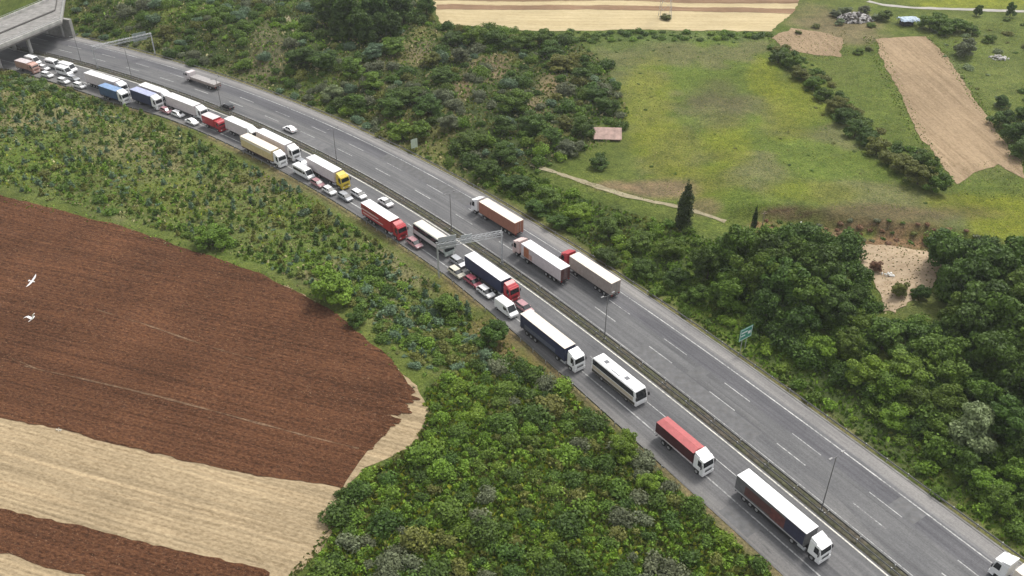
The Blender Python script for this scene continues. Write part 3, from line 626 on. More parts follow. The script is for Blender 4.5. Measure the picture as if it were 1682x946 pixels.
def cab(r, xf, w_, cm, name='cab', low=False):
    """tractor or lorry cab with its front at xf"""
    y = w_/2; hh = 3.05 if low else 3.5
    body = MB().prism([(xf-2.2, .98), (xf-.04, .98), (xf, 1.45), (xf-.05, 1.95), (xf-.36, hh-.25), (xf-.62, hh), (xf-2.2, hh)], -y, y).build(name, cm, r, .09)
    ws = MB().add([(xf-.05, -y+.14, 2.1), (xf-.05, y-.14, 2.1), (xf-.325, y-.2, hh-.42), (xf-.325, -y+.2, hh-.42), (xf-.14, -y+.14, 2.1), (xf-.14, y-.14, 2.1), (xf-.42, y-.2, hh-.42), (xf-.42, -y+.2, hh-.42)],
                  [(0, 1, 2, 3), (7, 6, 5, 4), (0, 4, 5, 1), (1, 5, 6, 2), (2, 6, 7, 3), (3, 7, 4, 0)])
    ws.build('windscreen', glass(), r)
    for s in (-1, 1):
        a = s*(y-.05); b2 = s*(y+.012)
        MB().prism([(xf-1.25, 1.95), (xf-.3, 1.9), (xf-.52, hh-.42), (xf-1.25, hh-.42)], min(a, b2), max(a, b2)).build('side_window', glass(), r)
        MB().box(xf-.28, xf-.16, s*(y+.28)-.13, s*(y+.28)+.13, 2.0, 2.75).box(xf-.24, xf-.2, min(s*y*.9, s*(y+.28)), max(s*y*.9, s*(y+.28)), 2.5, 2.56).build('mirror', paint('mirror_shell', (.06, .06, .065), .4), r, .03)
        MB().box(xf-.04, xf+.06, s*(y-.42)-.22, s*(y-.42)+.22, .72, .94).build('headlight', lamp_mat('h'), r, .02)
        MB().box(xf-1.9, xf-1.15, min(s*y*.6, s*(y-.02)), max(s*y*.6, s*(y-.02)), .38, .97).build('step', DARKM(), r, .03)
    gr_ = MB()
    for z_ in (1.12, 1.3, 1.48): gr_.box(xf-.1, xf+.03, -y+.5, y-.5, z_, z_+.07)
    gr_.build('grille', DARKM(), r, .01)
    MB().box(xf-.75, xf+.05, -y, y, .38, .97).build('bumper', cm, r, .06)
    if not low:
        MB().prism([(xf-2.2, hh+.02), (xf-.95, hh+.02), (xf-1.25, hh+.22), (xf-2.2, hh+.52)], -y+.1, y-.1).build('wind_deflector', cm, r, .06)
        MB().box(xf-.62, xf-.12, -y+.12, y-.12, hh-.3, hh-.2).build('sun_visor', cm, r, .03)
    return body

def cargo(r, x0, x1, w_, h, side, roof, graphics=(), floor=1.15, skirt=None, rail=None, door=None, ribs=True, peak=0.):
    y = w_/2
    bx = MB().box(x0, x1, -y, y, floor, h-.06).build('cargo_body', side, r, .04)
    if peak: MB().add([(x0, -y-.01, h-.06), (x1, -y-.01, h-.06), (x1, y+.01, h-.06), (x0, y+.01, h-.06), (x0+.15, 0, h+peak), (x1-.15, 0, h+peak)], [(0, 1, 5, 4), (2, 3, 4, 5), (1, 2, 5), (3, 0, 4), (0, 3, 2, 1)]).build('roof', roof, r, .03)
    else: rf = MB().box(x0-.01, x1+.01, -y-.012, y+.012, h-.058, h).build('roof', roof, r, .025)
    if ribs and not peak:
        q = MB()
        for X in np.arange(x0+.7, x1-.3, 1.35): q.box(X-.03, X+.03, -y+.05, y-.05, h+.001, h+.02)
        q.build('roof_bow', roof, rf)
    for fx0, fx1, z0, z1, gm in graphics:
        for s in (-1, 1): MB().box(x0+(x1-x0)*fx0, x0+(x1-x0)*fx1, min(s*y, s*(y+.008)), max(s*y, s*(y+.008)), z0, z1).build('side_graphic', gm, bx)
    dm = door or side
    for s in (-1, 1): 
        d_ = MB().box(x0-.035, x0-.002, s*y/2-y/2+.04, s*y/2+y/2-.04, floor+.05, h-.12).build('rear_door', dm, r, .01)
        MB().cyl((x0-.055, s*.35, floor+.1), (x0-.055, s*.35, h-.2), .025, n=6).build('lock_bar', STEEL(), d_)
        MB().box(x0-.06, x0-.002, s*(y-.3)-.2, s*(y-.3)+.2, floor-.25, floor-.1).build('tail_light', lamp_mat('t'), r)
    MB().box(x0+.1, x1-.1, -.5, .5, floor-.35, floor-.002).box(x0, x1, -y+.02, y-.02, floor-.1, floor-.003).build('chassis', DARKM(), r)
    if rail is not None:
        for s in (-1, 1): MB().box(x0, x1, min(s*y, s*(y+.03)), max(s*y, s*(y+.03)), floor-.12, floor+.1).build('side_rail', rail, r)
    if skirt is not None:
        for s in (-1, 1): MB().box(x0+5.4, x1-2.2, min(s*(y-.06), s*(y-.02)), max(s*(y-.06), s*(y-.02)), .45, floor-.13).build('side_skirt', skirt, r)
    MB().box(x0+.05, x0+.15, -y+.15, y-.15, .5, .65).build('underrun_bar', DARKM(), r)

def place(rear, front, z, direction, lat=None, st=None):
    a = np.array(at_z(*rear, z)); b2 = np.array(at_z(*front, z)); c = (a+b2)/2
    s, l = slat(c[:1], c[1:]); s = float(s[0]); l = float(l[0]) if lat is None else lat
    return s, l, float(np.linalg.norm(b2-a))
def root_at(name, label, cat, st, lt, direction, group=None):
    x, y = road_pt(st, lt); dx, dy = road_dir(st); dx, dy = float(dx)*direction, float(dy)*direction
    return thing(name, label, cat, (float(x), float(y), .062), math.atan2(dy, dx), group)
G_Q, G_F = 'vehicles queueing on the near carriageway', 'vehicles on the free-flowing carriageway'
def semi(label, rear, front, z, direction, ltr, cabm, side, roof, graphics=(), skirt=None, rail=None, lat=None, door=None, w_=2.52, low=False, group=G_Q, ds=0., cabpart=True):
    s, l, ln = place(rear, front, z, direction, lat)
    r = root_at('articulated_lorry', label, 'lorry', s+ds, l, direction, group); h = z
    x0, x1 = -ltr/2, ltr/2
    cargo(r, x0, x1, w_, h, side, roof, graphics, skirt=skirt, rail=rail, door=door)
    for X in (x0+2.0, x0+3.3, x0+4.6)[: 3 if ltr > 9 else 2]:
        for sy in (-1, 1): wheel(r, X, sy*(w_/2-.22), .5, .36)
    for sy in (-1, 1): MB().box(x1-2.9, x1-2.75, sy*.75-.06, sy*.75+.06, .25, 1.0).build('landing_leg', DARKM(), r)
    xf = x1+2.95; cab(r, xf, 2.46, cabm, low=low)
    MB().box(xf-6.1, xf-.4, -.42, .42, .68, .79).build('tractor_frame', DARKM(), r)
    for sy in (-1, 1):
        wheel(r, xf-1.35, sy*1.06, .5, .32); wheel(r, xf-5.0, sy*1.0, .5, .5)
        MB().cyl((xf-4.0, sy*.95, .68), (xf-2.7, sy*.95, .68), .3, n=12).build('fuel_tank', STEEL(), r, .02)
    return r
def rigid(label, rear, front, z, direction, lbody, cabm, side, roof, graphics=(), rail=None, lat=None, w_=2.5, group=G_Q, peak=0., low=False, ds=0., floor=1.15, name='box_lorry'):
    s, l, ln = place(rear, front, z, direction, lat)
    r = root_at(name, label, 'lorry', s+ds, l, direction, group); x0, x1 = -lbody/2, lbody/2
    cargo(r, x0, x1, w_, z, side, roof, graphics, rail=rail, peak=peak, floor=floor)
    xf = x1+2.4; cab(r, xf, 2.42, cabm, low=low)
    MB().box(x1-.2, xf-.4, -.42, .42, .68, .79).build('tractor_frame', DARKM(), r)
    for sy in (-1, 1):
        wheel(r, xf-1.35, sy*1.06, .5, .32); wheel(r, x0+2.0, sy*1.0, .5, .5)
        if lbody > 7: wheel(r, x0+3.3, sy*1.0, .5, .5)
    return r
def coach(label, rear, front, z, direction, ln, bodym, roofm, lower, band2=None, lat=None, hatch=True, group=G_Q):
    s, l, _ = place(rear, front, z, direction, lat)
    r = root_at('coach', label, 'coach', s, l, direction, group); y = 1.27; a, b2 = -ln/2, ln/2
    MB().prism([(a, .45), (b2-.05, .45), (b2, 1.2), (b2-.1, 1.7), (b2-.55, z-.25), (b2-.8, z-.06), (a+.25, z-.06), (a, z-.4)], -y, y).build('body', bodym, r, .1)
    MB().prism([(a+.25, z-.058), (b2-.85, z-.058), (b2-1.1, z+.02), (a+.45, z+.02)], -y+.12, y-.12).build('roof', roofm, r, .05)
    MB().add([(b2-.02, -y+.12, 1.6), (b2-.02, y-.12, 1.6), (b2-.47, y-.2, z-.3), (b2-.47, -y+.2, z-.3), (b2-.3, -y+.12, 1.55), (b2-.3, y-.12, 1.55), (b2-.75, y-.2, z-.32), (b2-.75, -y+.2, z-.32)],
             [(0, 1, 2, 3), (7, 6, 5, 4), (0, 4, 5, 1), (1, 5, 6, 2), (2, 6, 7, 3), (3, 7, 4, 0)]).build('windscreen', glass(), r)
    for s_ in (-1, 1):
        q0, q1 = sorted((s_*(y-.05), s_*(y+.012)))
        MB().prism([(a+.3, 2.2), (b2-.7, 2.2), (b2-1.0, z-.2), (a+.3, z-.2)], q0, q1).build('window_band', glass(), r)
        MB().box(a+.2, b2-.4, q0, q1+.0, .55, 1.15).build('lower_panel', lower, r)
        if band2 is not None: MB().box(a+.3, b2-.9, q0, q1-.004 if s_ > 0 else q1, 1.25, 2.05).build('side_stripe', band2, r)
        MB().box(b2-.06, b2+.03, s_*.9-.22, s_*.9+.22, .75, 1.0).build('headlight', lamp_mat('h'), r, .02)
        MB().box(b2+.0, b2+.25, s_*(y+.15)-.1, s_*(y+.15)+.1, 2.0, 2.7).build('mirror', DARKM(), r, .03)
        MB().box(a-.02, a+.04, s_*1.0-.15, s_*1.0+.15, .9, 1.4).build('tail_light', lamp_mat('t'), r)
        wheel(r, b2-2.6, s_*1.1, .5, .32); wheel(r, a+2.9, s_*1.1, .5, .36)
    if hatch:
        for X, hh, mm in ((a+2.6, .06, paint('hatch_grey', (.13, .135, .15), .5)), (b2-4.0, .06, paint('hatch_grey', (.13, .135, .15), .5))): MB().box(X-.4, X+.4, -.4, .4, z+.021, z+.021+hh).build('roof_hatch', mm, r, .02)
        MB().box(-1.4, .9, -.75, .75, z+.021, z+.2).build('air_conditioner', roofm, r, .06)
    return r
def car(label, px, py, direction, bodym, lat=None, st=None, kind='hatch', ln=4.3, group=G_Q, z=1.0):
    if st is None:
        c = at_z(px, py, z); s, l = slat([c[0]], [c[1]]); st = float(s[0]); l = float(l[0]) if lat is None else lat
    else: l = lat
    r = root_at('car' if kind != 'van' else 'van', label, 'car' if kind != 'van' else 'van', st, l, direction, group); a, b2 = -ln/2, ln/2; y = .88
    if kind == 'van':
        y = 1.0; h = 2.5
        MB().prism([(a, .35), (b2-.05, .35), (b2, .9), (b2-.7, 1.3), (b2-1.45, h-.12), (b2-1.7, h-.02), (a+.15, h-.02), (a, h-.3)], -y, y).build('body', bodym, r, .12)
        MB().box(a+.3, b2-1.9, -y+.16, y-.16, h-.018, h+.03).build('roof', bodym, r, .02)
        MB().add([(b2-.66, -y+.1, 1.34), (b2-.66, y-.1, 1.34), (b2-1.37, y-.18, h-.16), (b2-1.37, -y+.18, h-.16), (b2-.9, -y+.1, 1.3), (b2-.9, y-.1, 1.3), (b2-1.6, y-.18, h-.2), (b2-1.6, -y+.18, h-.2)], [(0, 1, 2, 3), (7, 6, 5, 4), (0, 4, 5, 1), (1, 5, 6, 2), (2, 6, 7, 3), (3, 7, 4, 0)]).build('windscreen', glass(), r)
        for s_ in (-1, 1):
            q0, q1 = sorted((s_*(y-.05), s_*(y+.01)))
            MB().prism([(b2-2.5, 1.35), (b2-1.0, 1.35), (b2-1.5, h-.45), (b2-2.5, h-.45)], q0, q1).build('side_window', glass(), r)
            if 'minibus' in label: MB().box(a+.4, b2-2.65, q0, q1, 1.35, h-.45).build('side_window', glass(), r)
    else:
        est = kind == 'estate'
        MB().prism([(a, .35), (b2-.06, .32), (b2, .55), (b2-.08, .74), (b2-1.05, .93), (a+.1, .96), (a, .8)], -y, y).build('body', bodym, r, .11)
        rb = a+.55 if kind == 'saloon' else a+.18
        MB().frust((rb-.1, b2-.95, -y+.06, y-.06, .93), (rb+(.75 if kind == 'saloon' else .35), b2-1.75, -y+.22, y-.22, 1.40)).build('glasshouse', glass(), r, .03)
        MB().box(rb+(.72 if kind == 'saloon' else .3), b2-1.72, -y+.2, y-.2, 1.39, 1.455).build('roof', bodym, r, .03)
        for s_ in (-1, 1):   # pillars
            MB().frust((-.12, .02, min(s_*(y-.1), s_*(y-.04)), max(s_*(y-.1), s_*(y-.04)), .93), (-.12, .0, min(s_*(y-.25), s_*(y-.19)), max(s_*(y-.25), s_*(y-.19)), 1.41)).build('pillar', bodym, r)
        h = 1.4
    for s_ in (-1, 1):
        MB().box(b2-.16, b2+.01, s_*(y-.28)-.18, s_*(y-.28)+.18, .58, .74).build('headlight', lamp_mat('h'), r, .02)
        MB().box(a-.012, a+.1, s_*(y-.22)-.14, s_*(y-.22)+.14, .68, .88).build('tail_light', lamp_mat('t'), r, .01)
        MB().box(b2-1.55, b2-1.4, s_*(y+.09)-.09, s_*(y+.09)+.09, .92 if kind != 'van' else 1.3, 1.06 if kind != 'van' else 1.6).build('door_mirror', bodym, r, .02)
        wheel(r, b2-.85, s_*(y-.1), .32, .22); wheel(r, a+.8, s_*(y-.1), .32, .22)
    return r
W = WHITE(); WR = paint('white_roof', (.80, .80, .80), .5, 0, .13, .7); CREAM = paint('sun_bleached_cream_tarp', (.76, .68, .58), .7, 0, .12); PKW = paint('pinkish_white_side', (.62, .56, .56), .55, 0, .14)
NAVY = paint('navy_curtain', (.018, .026, .075), .6, 0, .25); MAROON = paint('maroon_graphic', (.10, .038, .034), .5, 0, .3, 2); GREYS = paint('slate_grey_curtain', (.13, .13, .135), .6, 0, .25)
RED = paint('red_paint', (.42, .025, .035), .35, 0, .15); REDT = paint('sunlit_red_tarpaulin', (.42, .10, .10), .65, 0, .18); REDTD = paint('shaded_red_tarpaulin', (.055, .005, .008), .65, 0, .2)  # one red tarpaulin: sunlit top and shaded sides put into two colours
ALU = paint('bare_aluminium', (.55, .55, .55), .4, .4, .15); SIL = paint('silver_grey_paint', (.42, .43, .45), .3, .4, .1); DRKC = paint('charcoal_paint', (.035, .036, .04), .3, .2, .1)
YELL = paint('yellow_paint', (.62, .46, .04), .4, 0, .15); ORB = paint('orange_brown_curtain', (.33, .135, .085), .65, 0, .2); CRY = paint('cream_yellow_curtain', (.62, .50, .26), .6, 0, .2)
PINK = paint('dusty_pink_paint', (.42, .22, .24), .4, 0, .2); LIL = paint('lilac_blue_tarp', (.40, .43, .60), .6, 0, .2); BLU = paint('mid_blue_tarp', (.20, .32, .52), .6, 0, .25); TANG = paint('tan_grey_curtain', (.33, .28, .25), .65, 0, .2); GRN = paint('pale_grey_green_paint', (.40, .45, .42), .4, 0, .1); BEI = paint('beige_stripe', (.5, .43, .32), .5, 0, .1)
# near carriageway, from the lower right up to the overpass
semi('long white-roofed lorry with maroon and navy sides and white cab, lowest in the queue', (1217, 771), (1339, 876), 4.0, -1, 13.6, W, GREYS, WR,
     [(.14, .52, 1.55, 3.3, MAROON), (.52, .72, 1.4, 3.5, paint('rust_red_graphic', (.15, .04, .035), .5, 0, .4, 2)), (.72, .985, 1.3, 3.8, paint('dark_navy_graphic', (.03, .032, .07), .5, 0, .3, 2))], skirt=DARKM(), rail=ALU, door=GREYS)
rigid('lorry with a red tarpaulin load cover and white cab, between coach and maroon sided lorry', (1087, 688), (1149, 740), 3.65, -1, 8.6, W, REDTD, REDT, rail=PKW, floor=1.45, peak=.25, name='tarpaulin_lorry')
coach('white coach with dark window band and beige stripe, ahead of the navy sided lorry', (983, 581), (1054, 644), 3.55, -1, 12.0, W, WR, paint('dark_olive_panel', (.06, .05, .035), .5), BEI)
semi('white-cab lorry with cream roof and streaked navy sides behind the white coach', (863, 512), (938, 568), 4.0, -1, 13.2, W, NAVY, CREAM, [(.1, .8, 1.35, 2.3, paint('streaked_navy_grey', (.10, .115, .16), .5, 0, .4, 2.5))], rail=DARKM(), lat=-8.5)
car('plain white panel van on the hard shoulder beside the red lorry cab', 832, 497, -1, W, kind='van', ln=5.4, z=2.4)
semi('lorry with red cab and navy trailer under a white roof, near the gantry', (771, 416), (831, 459), 4.0, -1, 12.2, RED, NAVY, WR)
coach('cream-roofed coach with grey-green ends next to the gantry', (686, 361), (738, 401), 3.6, -1, 12.0, GRN, CREAM, DARKM(), PKW, hatch=False)
semi('red lorry with red cab, white roof and pale striped red sides on the shoulder', (597, 330), (651, 361), 4.0, -1, 11.2, RED, RED, WR, [(.02, .6, 2.5, 2.8, PKW), (.05, .75, 1.7, 1.95, PKW), (.0, .5, 3.1, 3.4, MAROON)])
semi('bright yellow cab lorry with a white-roofed pinkish trailer', (513, 256), (551, 281), 4.0, -1, 11.2, YELL, PKW, WR, rail=MAROON)
car('large white minibus on the shoulder, ahead of the cream yellow lorry', 498, 275, -1, W, kind='van', ln=6.8, z=2.4)
semi('lorry with pinkish white roof and white cab, side by side with the cream yellow trailer', (424, 211), (476, 238), 4.0, -1, 12.4, W, PKW, WR)
semi('cream yellow trailer lorry with white cab near the verge', (395, 221), (457, 246), 4.0, -1, 13.2, W, CRY, CREAM, [(.0, 1., 3.2, 3.75, CREAM)], rail=MAROON)
rigid('white box lorry behind the pinkish white one, dark underneath', (372, 193), (412, 208), 4.0, -1, 9.4, W, PKW, WR)
rigid('all-red box lorry with a pale roof, ahead of two white cars on the shoulder', (331, 192), (352, 199), 3.4, -1, 5.2, RED, RED, PKW, low=True, lat=-6.9, ds=1.2)
semi('long white lorry beside the two white cars on the shoulder', (268, 151), (322, 172), 4.0, -1, 12.6, W, PKW, WR, ds=-1.4)
rigid('white lorry alongside the lilac-roofed lorry', (231, 137), (270, 150), 4.0, -1, 9.6, W, PKW, WR)
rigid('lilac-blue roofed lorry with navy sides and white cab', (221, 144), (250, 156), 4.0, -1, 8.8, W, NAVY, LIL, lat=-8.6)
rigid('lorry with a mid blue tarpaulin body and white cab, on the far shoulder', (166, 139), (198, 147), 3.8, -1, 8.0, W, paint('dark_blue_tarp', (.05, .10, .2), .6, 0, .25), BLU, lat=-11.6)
semi('white trailer lorry just past the blue tarpaulin lorry, farther in the queue', (132, 122), (188, 134), 4.0, -1, 13.4, W, PKW, WR, lat=-7.9)
car('white minibus in the inner queue lane near the overpass', 112, 104, -1, W, kind='van', ln=6.4, z=2.3, lat=-4.2)
car('white minibus on the verge side of another white one near the overpass', 103, 113, -1, W, kind='van', ln=5.6, z=2.0, lat=-6.8)
car('white van under the edge of the overpass, beside its middle pier', 57, 92, -1, W, kind='van', ln=5.4, z=2.3, lat=-5.6)
car('small white hatchback between the overpass and the orange-pink lorry', 69, 101, -1, W, st=360.5, lat=-7.3)
car('white van behind two minibuses, second row back from the overpass pier', 84, 104, -1, W, kind='van', ln=5.6, z=2.2, st=359.4, lat=-4.4)
car('white hatchback on the shoulder, just behind the blue tarpaulin lorry', 150, 131, -1, W, lat=-11.2)
car('silver car between white minibuses and the farther white trailer lorry', 124, 119, -1, SIL, st=345.2, lat=-8.5)
car('white estate car on the shoulder next to the silver car near the overpass', 122, 124, -1, W, lat=-11.3, kind='estate')
rigid('faded orange-pink lorry on the verge side at the overpass', (34, 96), (50, 101), 3.2, -1, 5.4, paint('salmon_paint', (.55, .33, .27), .5, 0, .2), paint('salmon_paint', (.55, .33, .27), .5), PKW, low=True, lat=-10.4)
car('small white car squeezed between yellow cab lorry and red striped lorry', 590, 314, -1, W, z=1.4, ln=4.6, lat=-4.9, kind='estate')
car('white saloon alone in the inner lane beside the red striped lorry', 630, 329, -1, W, z=1.4, lat=-2.6, kind='saloon')
car('cream hatchback on the shoulder near the foot of the gantry', 750, 445, -1, paint('cream_paint', (.66, .62, .5), .35, 0, .1))
car('dark red and pink hatchback on the shoulder beside the navy trailer', 777, 460, -1, paint('claret_pink_paint', (.36, .08, .11), .35, 0, .2))
car('white hatchback on the shoulder behind the white panel van', 798, 477, -1, W)
car('dusty maroon estate car on the shoulder beside the grey-green coach', 681, 397, -1, PINK, kind='estate')
car('white hatchback on the shoulder beside the yellow cab', 541, 311, -1, W, ln=4.0)
car('dusty pink hatchback on the shoulder behind a white one, left of the yellow cab lorry', 522, 299, -1, PINK, ln=4.0)
car('silver grey car just ahead of the yellow cab', 567, 321, -1, SIL)
car('silver grey car between the pinkish white lorry and the yellow cab lorry', 480, 257, -1, SIL, st=246.6, lat=-5.0)
car('white car on the shoulder, farther of the two beside the long white lorry', 296, 184, -1, W, kind='estate', lat=-8.3)
car('white car on the shoulder, just behind the red box lorry', 315, 198, -1, W, kind='saloon')
car('pinkish car in the gap between red cab and navy sided lorry', 863, 502, -1, PINK, lat=-5.0, st=163.0)
car('grey car hidden under the gantry panel, ahead of the grey-green coach', 749, 426, -1, SIL, lat=-5.6, st=184.6)
car('white hatchback on the shoulder right in front of the orange-pink lorry', 80, 110, -1, W, st=354.6, lat=-10.6)
car('dusty pink hatchback right in front of the lilac-roofed lorry', 275, 172, -1, PINK, st=301.9, lat=-8.7, ln=4.0)
# far carriageway, driving away
semi('white-cab lorry with a cream trailer, cut by the lower right corner', (1716, 960), (1665, 922), 4.0, 1, 12.6, W, CREAM, CREAM, group=G_F, lat=13.2, ds=-5.0)
semi('red-cab lorry with cream roof and tan-grey sides in the outer lane', (1012, 462), (941, 419), 4.0, 1, 12.8, RED, TANG, CREAM, group=G_F, lat=11.9)
semi('lorry with white trailer and orange flash behind a pinkish cab, in the middle lane', (928, 441), (863, 397), 4.0, 1, 12.8, paint('pink_white_cab', (.66, .5, .47), .4, 0, .1), PKW, WR, [(.80, .93, 1.3, 3.7, paint('orange_flash', (.45, .16, .07), .5, 0, .3, 3)), (.72, .80, 1.3, 2.6, paint('salmon_flash', (.55, .33, .28), .5, 0, .2))], group=G_F, lat=7.1, door=MAROON)
semi('cream-roofed lorry with orange-brown curtain sides, uppermost of the three close together', (856, 360), (795, 330), 4.0, 1, 12.6, W, ORB, CREAM, group=G_F, lat=11.3)
rigid('small grey flatbed lorry far up the empty carriageway', (352, 137), (320, 125), 2.0, 1, 11.0, PKW, TANG, paint('grey_load', (.36, .34, .33), .7, 0, .25), group=G_F, low=True, lat=10.3, name='flatbed_lorry')
car('lone white car on the inner lane of the empty carriageway', 476, 210, 1, W, group=G_F, kind='saloon')
car('black car on the empty carriageway below the grey flatbed', 373, 173, 1, DRKC, group=G_F)

# ------------------------------------------------------------------ vegetation
def leaf_mat(name, dark, light, olive=None):
    m, t, b = new_mat(name)
    a = N(t, 'ShaderNodeAttribute', attribute_name='tint'); oi = N(t, 'ShaderNodeObjectInfo')
    c = ramp(t, a.outputs['Fac'], [(.05, dark), (.6, light), (1., tuple(min(1, q*1.5) for q in light))])
    h = N(t, 'ShaderNodeHueSaturation'); mr = N(t, 'ShaderNodeMapRange'); mr.inputs[3].default_value = .487; mr.inputs[4].default_value = .508
    t.links.new(oi.outputs['Random'], mr.inputs[0]); t.links.new(mr.outputs[0], h.inputs['Hue'])
    mr2 = N(t, 'ShaderNodeMapRange'); mr2.inputs[3].default_value = .85; mr2.inputs[4].default_value = 1.2
    ml = N(t, 'ShaderNodeMath', operation='FRACT'); mm_ = N(t, 'ShaderNodeMath', operation='MULTIPLY'); mm_.inputs[1].default_value = 7.31
    t.links.new(oi.outputs['Random'], mm_.inputs[0]); t.links.new(mm_.outputs[0], ml.inputs[0]); t.links.new(ml.outputs[0], mr2.inputs[0]); t.links.new(mr2.outputs[0], h.inputs['Value'])
    t.links.new(c, h.inputs['Color']); t.links.new(h.outputs[0], b.inputs['Base Color'])
    b.inputs['Roughness'].default_value = .6; b.inputs['Specular IOR Level'].default_value = .25
    tr = N(t, 'ShaderNodeBsdfTranslucent'); t.links.new(h.outputs[0], tr.inputs[0]); mx = N(t, 'ShaderNodeMixShader'); mx.inputs[0].default_value = .22
    o = t.nodes['Material Output']; t.links.new(b.outputs[0], mx.inputs[1]); t.links.new(tr.outputs[0], mx.inputs[2]); t.links.new(mx.outputs[0], o.inputs[0])
    return m
LM = {'dark': leaf_mat('dark_green_leaves', (0.0260, 0.0515, 0.0090), (0.0664, 0.1184, 0.0179)), 'mid': leaf_mat('mid_green_leaves', (0.0405, 0.0746, 0.0097), (0.1012, 0.1672, 0.0211)),
      'bright': leaf_mat('bright_green_leaves', (0.0607, 0.1132, 0.0114), (0.1416, 0.2316, 0.0228)), 'olive': leaf_mat('olive_leaves', (0.0607, 0.0720, 0.0146), (0.1446, 0.1569, 0.0341)),
      'grey': leaf_mat('grey_green_twigs', (.058, .070, .036), (.135, .155, .082)),
      'blue': leaf_mat('blue_green_leaves', (0.0449, 0.0812, 0.0443), (0.1193, 0.1828, 0.0985)),
      'pale': leaf_mat('pale_green_leaves', (0.0864, 0.1210, 0.0475), (0.1944, 0.2484, 0.1134)), 'yellow': leaf_mat('yellow_green_leaves', (0.1084, 0.1351, 0.0146), (0.2385, 0.2574, 0.0260)), 'black': leaf_mat('blackish_green_needles', (0.0174, 0.0309, 0.0090), (0.0434, 0.0669, 0.0179)),
      'brown': leaf_mat('rusty_brown_twigs', (0.0983, 0.0542, 0.0308), (0.2386, 0.1354, 0.0739)), 'straw': leaf_mat('straw_stalks', (0.2105, 0.1896, 0.0923), (0.3649, 0.3183, 0.1662))}
BARK = paint('bark', (.09, .07, .05), .95, 0, .3, 3)

def leaves(blobs, n, size, g, up=.25, shell=.55):
    """many small leaf faces spread through the volume of overlapping lumps"""
    B = np.array(blobs, float); wgt = B[:, 3]*B[:, 4]+B[:, 3]*B[:, 5]; wgt /= wgt.sum()
    k = g.choice(len(B), n, p=wgt); d = g.normal(size=(n, 3)); d[:, 2] += up; d /= np.linalg.norm(d, axis=1)[:, None]
    rr = shell+(1.06-shell)*g.random(n)**.6
    P = B[k, :3]+d*B[k, 3:6]*rr[:, None]
    P[:, 2] = np.maximum(P[:, 2], .03)
    nrm = d*.75+g.normal(size=(n, 3))*.55; nrm[:, 2] += .25; nrm /= np.linalg.norm(nrm, axis=1)[:, None]
    a = np.cross(nrm, g.normal(size=(n, 3))); a /= np.linalg.norm(a, axis=1)[:, None]+1e-9; b = np.cross(nrm, a)
    s = size*(.55+.9*g.random(n))[:, None]; e = (.55+.4*g.random(n))[:, None]
    fold = nrm*s*.22
    V = np.stack([P-a*s, P-b*s*e+fold, P+a*s, P+b*s*e+fold], 1).reshape(-1, 3)
    bt = g.random(len(B))*.4
    tint = np.clip(.15+bt[k]+.5*g.random(n)**1.3, 0, 1)
    return V, np.arange(4*n).reshape(n, 4), tint
def lumps(g, r, h, n, z0=.0, spread=.62, lump=.5):
    """uneven crown: n lumps inside a half-ellipsoid of radius r, height h"""
    out = []
    for i in range(n):
        a = g.random()*6.283; q = r*spread*g.random()**.5; z = z0+h*(.18+.64*g.random()*(1-.45*q/r)); s = r*lump*(.65+.6*g.random())
        out.append((q*math.cos(a), q*math.sin(a), z, s, s*(.8+.4*g.random()), min(s*.85, max(.25*s, z-.02))*(.8+.3*g.random())))
    out.append((0, 0, z0+h*.42, r*.62, r*.62, h*.42)); return out
_vm = {}
def leaf_mesh(key, V, F, T): _vm[key] = mesh_np(key, V, F, LM['mid'], attr=T); return _vm[key]
SPEC = {'small': (.8, 1.0, 5, 210, .14), 'medium': (1.7, 2.0, 9, 720, .18), 'large': (2.7, 3.2, 14, 1600, .21)}
for kind, (r, h, nl, n, sz) in SPEC.items():
    for v in range(5):
        g = np.random.default_rng(100+v+len(kind)*10); leaf_mesh('%s_shrub_%d' % (kind, v), *leaves(lumps(g, r, h, nl), n, sz, g))
for v in range(4):   # young conifers: narrow cone with whorled tips
    g = np.random.default_rng(200+v); bl = [(g.normal()*.06, g.normal()*.06, .15+.95*i/6, .5*(1-i/8.), .5*(1-i/8.), .22) for i in range(7)]
    leaf_mesh('conifer_%d' % v, *leaves(bl, 110, .15, g, .1, .4))
for v in range(2):
    g = np.random.default_rng(230+v); bl = [(g.normal()*.12, g.normal()*.12, .6+9.6*i/13, (1.35 if i < 9 else 1.35*(14-i)/6.)*(.9+.2*g.random()),)*1 for i in range(14)]
    bl = [(b_[0], b_[1], b_[2], b_[3], b_[3], 1.1) for b_ in bl]
    leaf_mesh('cypress_%d' % v, *leaves(bl, 3000, .2, g, .3, .6))
TREE = {}
